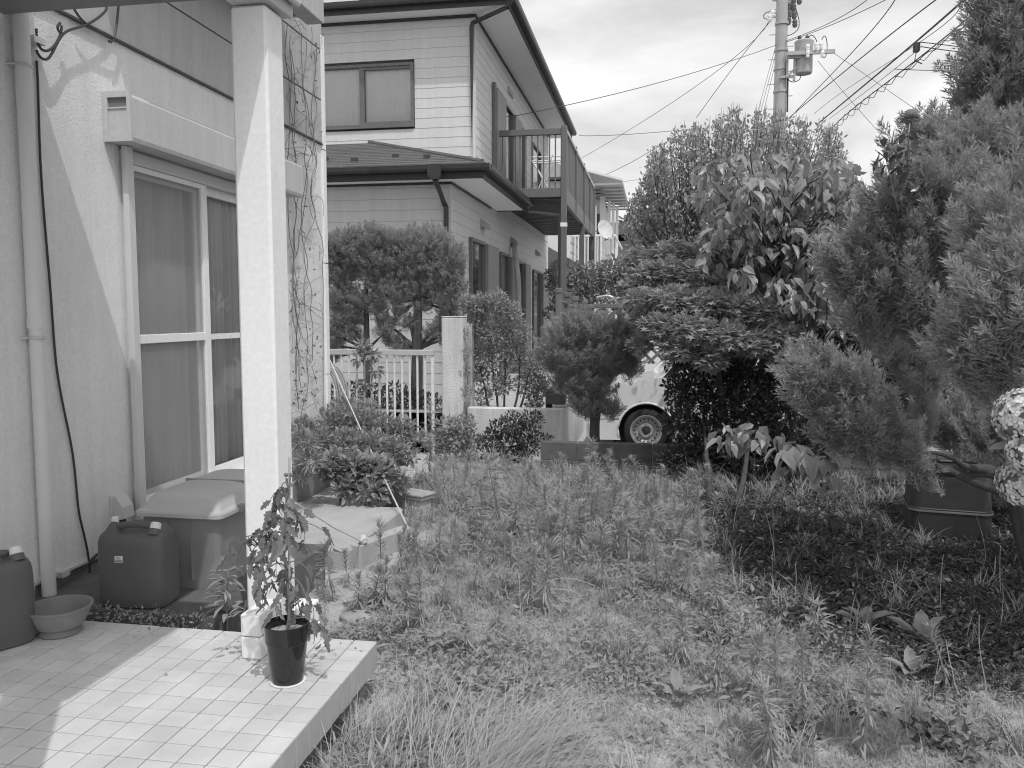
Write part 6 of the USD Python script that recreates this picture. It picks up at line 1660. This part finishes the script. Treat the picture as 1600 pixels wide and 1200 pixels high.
# ---------- long arching grass in the foreground
def arching(label, base, n, L, lean, spread, seed, w=0.0022):
    rng = np.random.default_rng(seed)
    V, F = [], []
    for k in range(n):
        p = np.array(base) + [rng.normal(0, spread), rng.normal(0, spread), 0]
        p[2] = float(ground_z(np.array(p[0]), np.array(p[1]))) - 0.01
        az = rng.normal(lean, 0.55)
        o = np.array([math.cos(az), math.sin(az), 0]); s = np.array([-o[1], o[0], 0])
        H = L * rng.uniform(0.55, 1.1); arch = rng.uniform(0.5, 1.25)
        b = len(V); seg = 8
        for q in range(seg + 1):
            t = q / seg
            m = p + o * H * (0.25 * t + 0.65 * arch * t ** 2) + [0, 0, H * (0.95 * t - 0.62 * arch * t ** 2.1)]
            ww = w * rng.uniform(0.95, 1.05) * (1 - 0.85 * t)
            V += [m - s * ww, m + s * ww]
        for q in range(seg):
            i0 = b + 2 * q
            F += [[i0, i0 + 1, i0 + 3], [i0, i0 + 3, i0 + 2]]
    t_ = thing('arching_grass', label, 'grass tuft')
    obj('blades', (np.array(V), np.array(F)), 'grass_dry' if seed % 2 else 'grass_green', t_, kind='stuff')


p = onz(760, 1255, GZ)
arching('big tuft of long pale grass arching to the right in the foreground', (p[0], p[1], 0), 430, 0.60, math.radians(35), 0.12, 201, 0.0017)
arching('tuft of long grass crossing the foreground left of the biggest tuft', (onz(640, 1215, GZ)[0], onz(640, 1215, GZ)[1], 0), 90, 0.5, math.radians(80), 0.12, 203, 0.0017)
arching('small spreading grass tuft close to the terrace edge', (onz(560, 1180, GZ)[0], onz(560, 1180, GZ)[1], 0), 80, 0.36, math.radians(60), 0.02, 205)
p = onz(1130, 760, GZ)
arching('wispy tuft of long grass in front of the dark bush', (p[0], p[1] - 0.4, 0), 130, 0.5, math.radians(160), 0.14, 207)
stk = thing('grass_stalks', 'thin dry grass stalks standing up in the foreground', 'grass stalks')
rg = np.random.default_rng(210)
for px, py, tx, ty in ((613, 1200, 620, 1010), (585, 1200, 592, 1085), (660, 1150, 659, 1065), (740, 1160, 731, 1045), (772, 1200, 768, 1115), (700, 1150, 664, 1025), (1490, 900, 1580, 960), (1500, 1000, 1390, 950), (1010, 1200, 1040, 1110), (1320, 1080, 1322, 985), (1240, 960, 1243, 880), (1090, 1100, 1040, 1130), (845, 1080, 832, 1020), (1500, 1100, 1478, 1000), (1455, 1110, 1470, 1010), (1545, 1120, 1530, 960)):
    a_ = onz(px, py, GZ); b_ = at(tx, ty, a_[1] + rg.uniform(-0.1, 0.15))
    obj('stalk', limb(rg, a_, b_, 0.0022, 0.0012, 0.05, 7, 4), 'grass_dry', stk)

# stones, plant pots and rubble by the shrubs
for k, (px, py, s, lab) in enumerate(((905, 762, 0.06, 'pale stone lying at the foot of the block wall'), (640, 735, 0.09, 'pale rubble stone among the garden shrubs'), (665, 770, 0.10, 'whitish stone at the right end of the step slab'), (600, 935, 0.10, 'flat stepping stone in the weeds beside the terrace'), (560, 968, 0.09, 'flat stone near the terrace corner'))):
    m_ = trimesh.creation.icosphere(2, 1)
    v = np.array(m_.vertices); v = v * (0.75 + 0.5 * meshkit.noise(v * 1.7 + k))[:, None] * [1.25, 0.8, 0.42]
    p = onz(px, py, GZ)
    obj('stone', (v * s + [p[0], p[1], GZ + 0.005], np.array(m_.faces)), 'stone', smooth=40, label=lab, cat='stone')
pp = thing('plant_pot', 'pale broken planter lying among the shrubs behind the step slab', 'planter', tuple(at(640, 745, 6.6) * [1, 1, 0] + [0, 0, GZ]), rz=-0.4)
obj('tray', [box(-0.2, 0.2, -0.09, 0.09, 0.12, 0.15, 0.006), box(-0.18, 0.18, -0.075, 0.075, 0, 0.12, 0.01)], 'concrete', pp)
obj('rim', box(-0.21, 0.21, -0.1, 0.1, 0.15, 0.17, 0.006), 'stone', pp)

# ---------- dry stems and leaf litter
n = 240
xy = area(n, lambda x, y: 0.3 + 0.7 * (y > 4))
g5 = [tube(spline([(0, 0, -0.02), (0.01, 0.01, 0.12), (0.05, 0.0, 0.26)], 4), np.linspace(0.0022, 0.001, 9), 3) for _ in range(2)] + [tube(spline([(0, 0, 0.01), (0.1, 0.02, 0.05), (0.24, 0.0, 0.03)], 4), 0.002, 3)]
scatter('dry_stems', 'thin dry stems and stalks sticking out of the grass', g5, ['grass_dry', 'dry_stem', 'grass_dry'], xy, rg.uniform(0.6, 1.6, len(xy)), cat='dry stems')
P = []
for _ in range(400):
    x, y = rg.uniform(-3.0, -1.2), rg.uniform(2.0, 3.28)
    if rg.random() < 0.05 + 0.8 * (y > 3.2) + 0.3 * (x < -2.7) + 0.35 * (y > 3.1):
        P.append((x, y, 0.004))
for _ in range(60):
    P.append((rg.uniform(-3.05, -2.1), rg.uniform(3.5, 3.75), LEDGE + 0.004))
P = np.array(P); n = len(P)
obj('leaf_litter', stamp(LEAF2, P, rg.normal(size=(n, 3)) * [1, 1, 0.15], unit(rg.normal(0, 0.25, (n, 3)) + [0, 0, 1]), rg.uniform(0.006, 0.02, n)), 'dry_stem', kind='stuff', label='scraps of dry leaf and dirt along the back of the terrace and on the ledge', cat='leaf litter')
# small weeds growing in the gap behind the terrace
n = 900
P = np.c_[rg.uniform(-3.05, -2.05, n), rg.uniform(3.31, 3.46, n), rg.uniform(-0.08, 0.035, n)]
P = P[rg.random(n) < np.where(np.abs(P[:, 0] + 2.45) < 0.4, 0.9, 0.35)]; n = len(P)
obj('gap_weeds', stamp(LEAF2, P, unit(rg.normal(size=(n, 3)) + [0, 0, 0.4]), unit(rg.normal(0, 0.5, (n, 3)) + [0, 0, 1]), rg.uniform(0.012, 0.028, n)), 'leaf_herb', kind='stuff', label='tiny weeds growing in the gap between the terrace and the ledge', cat='weeds')
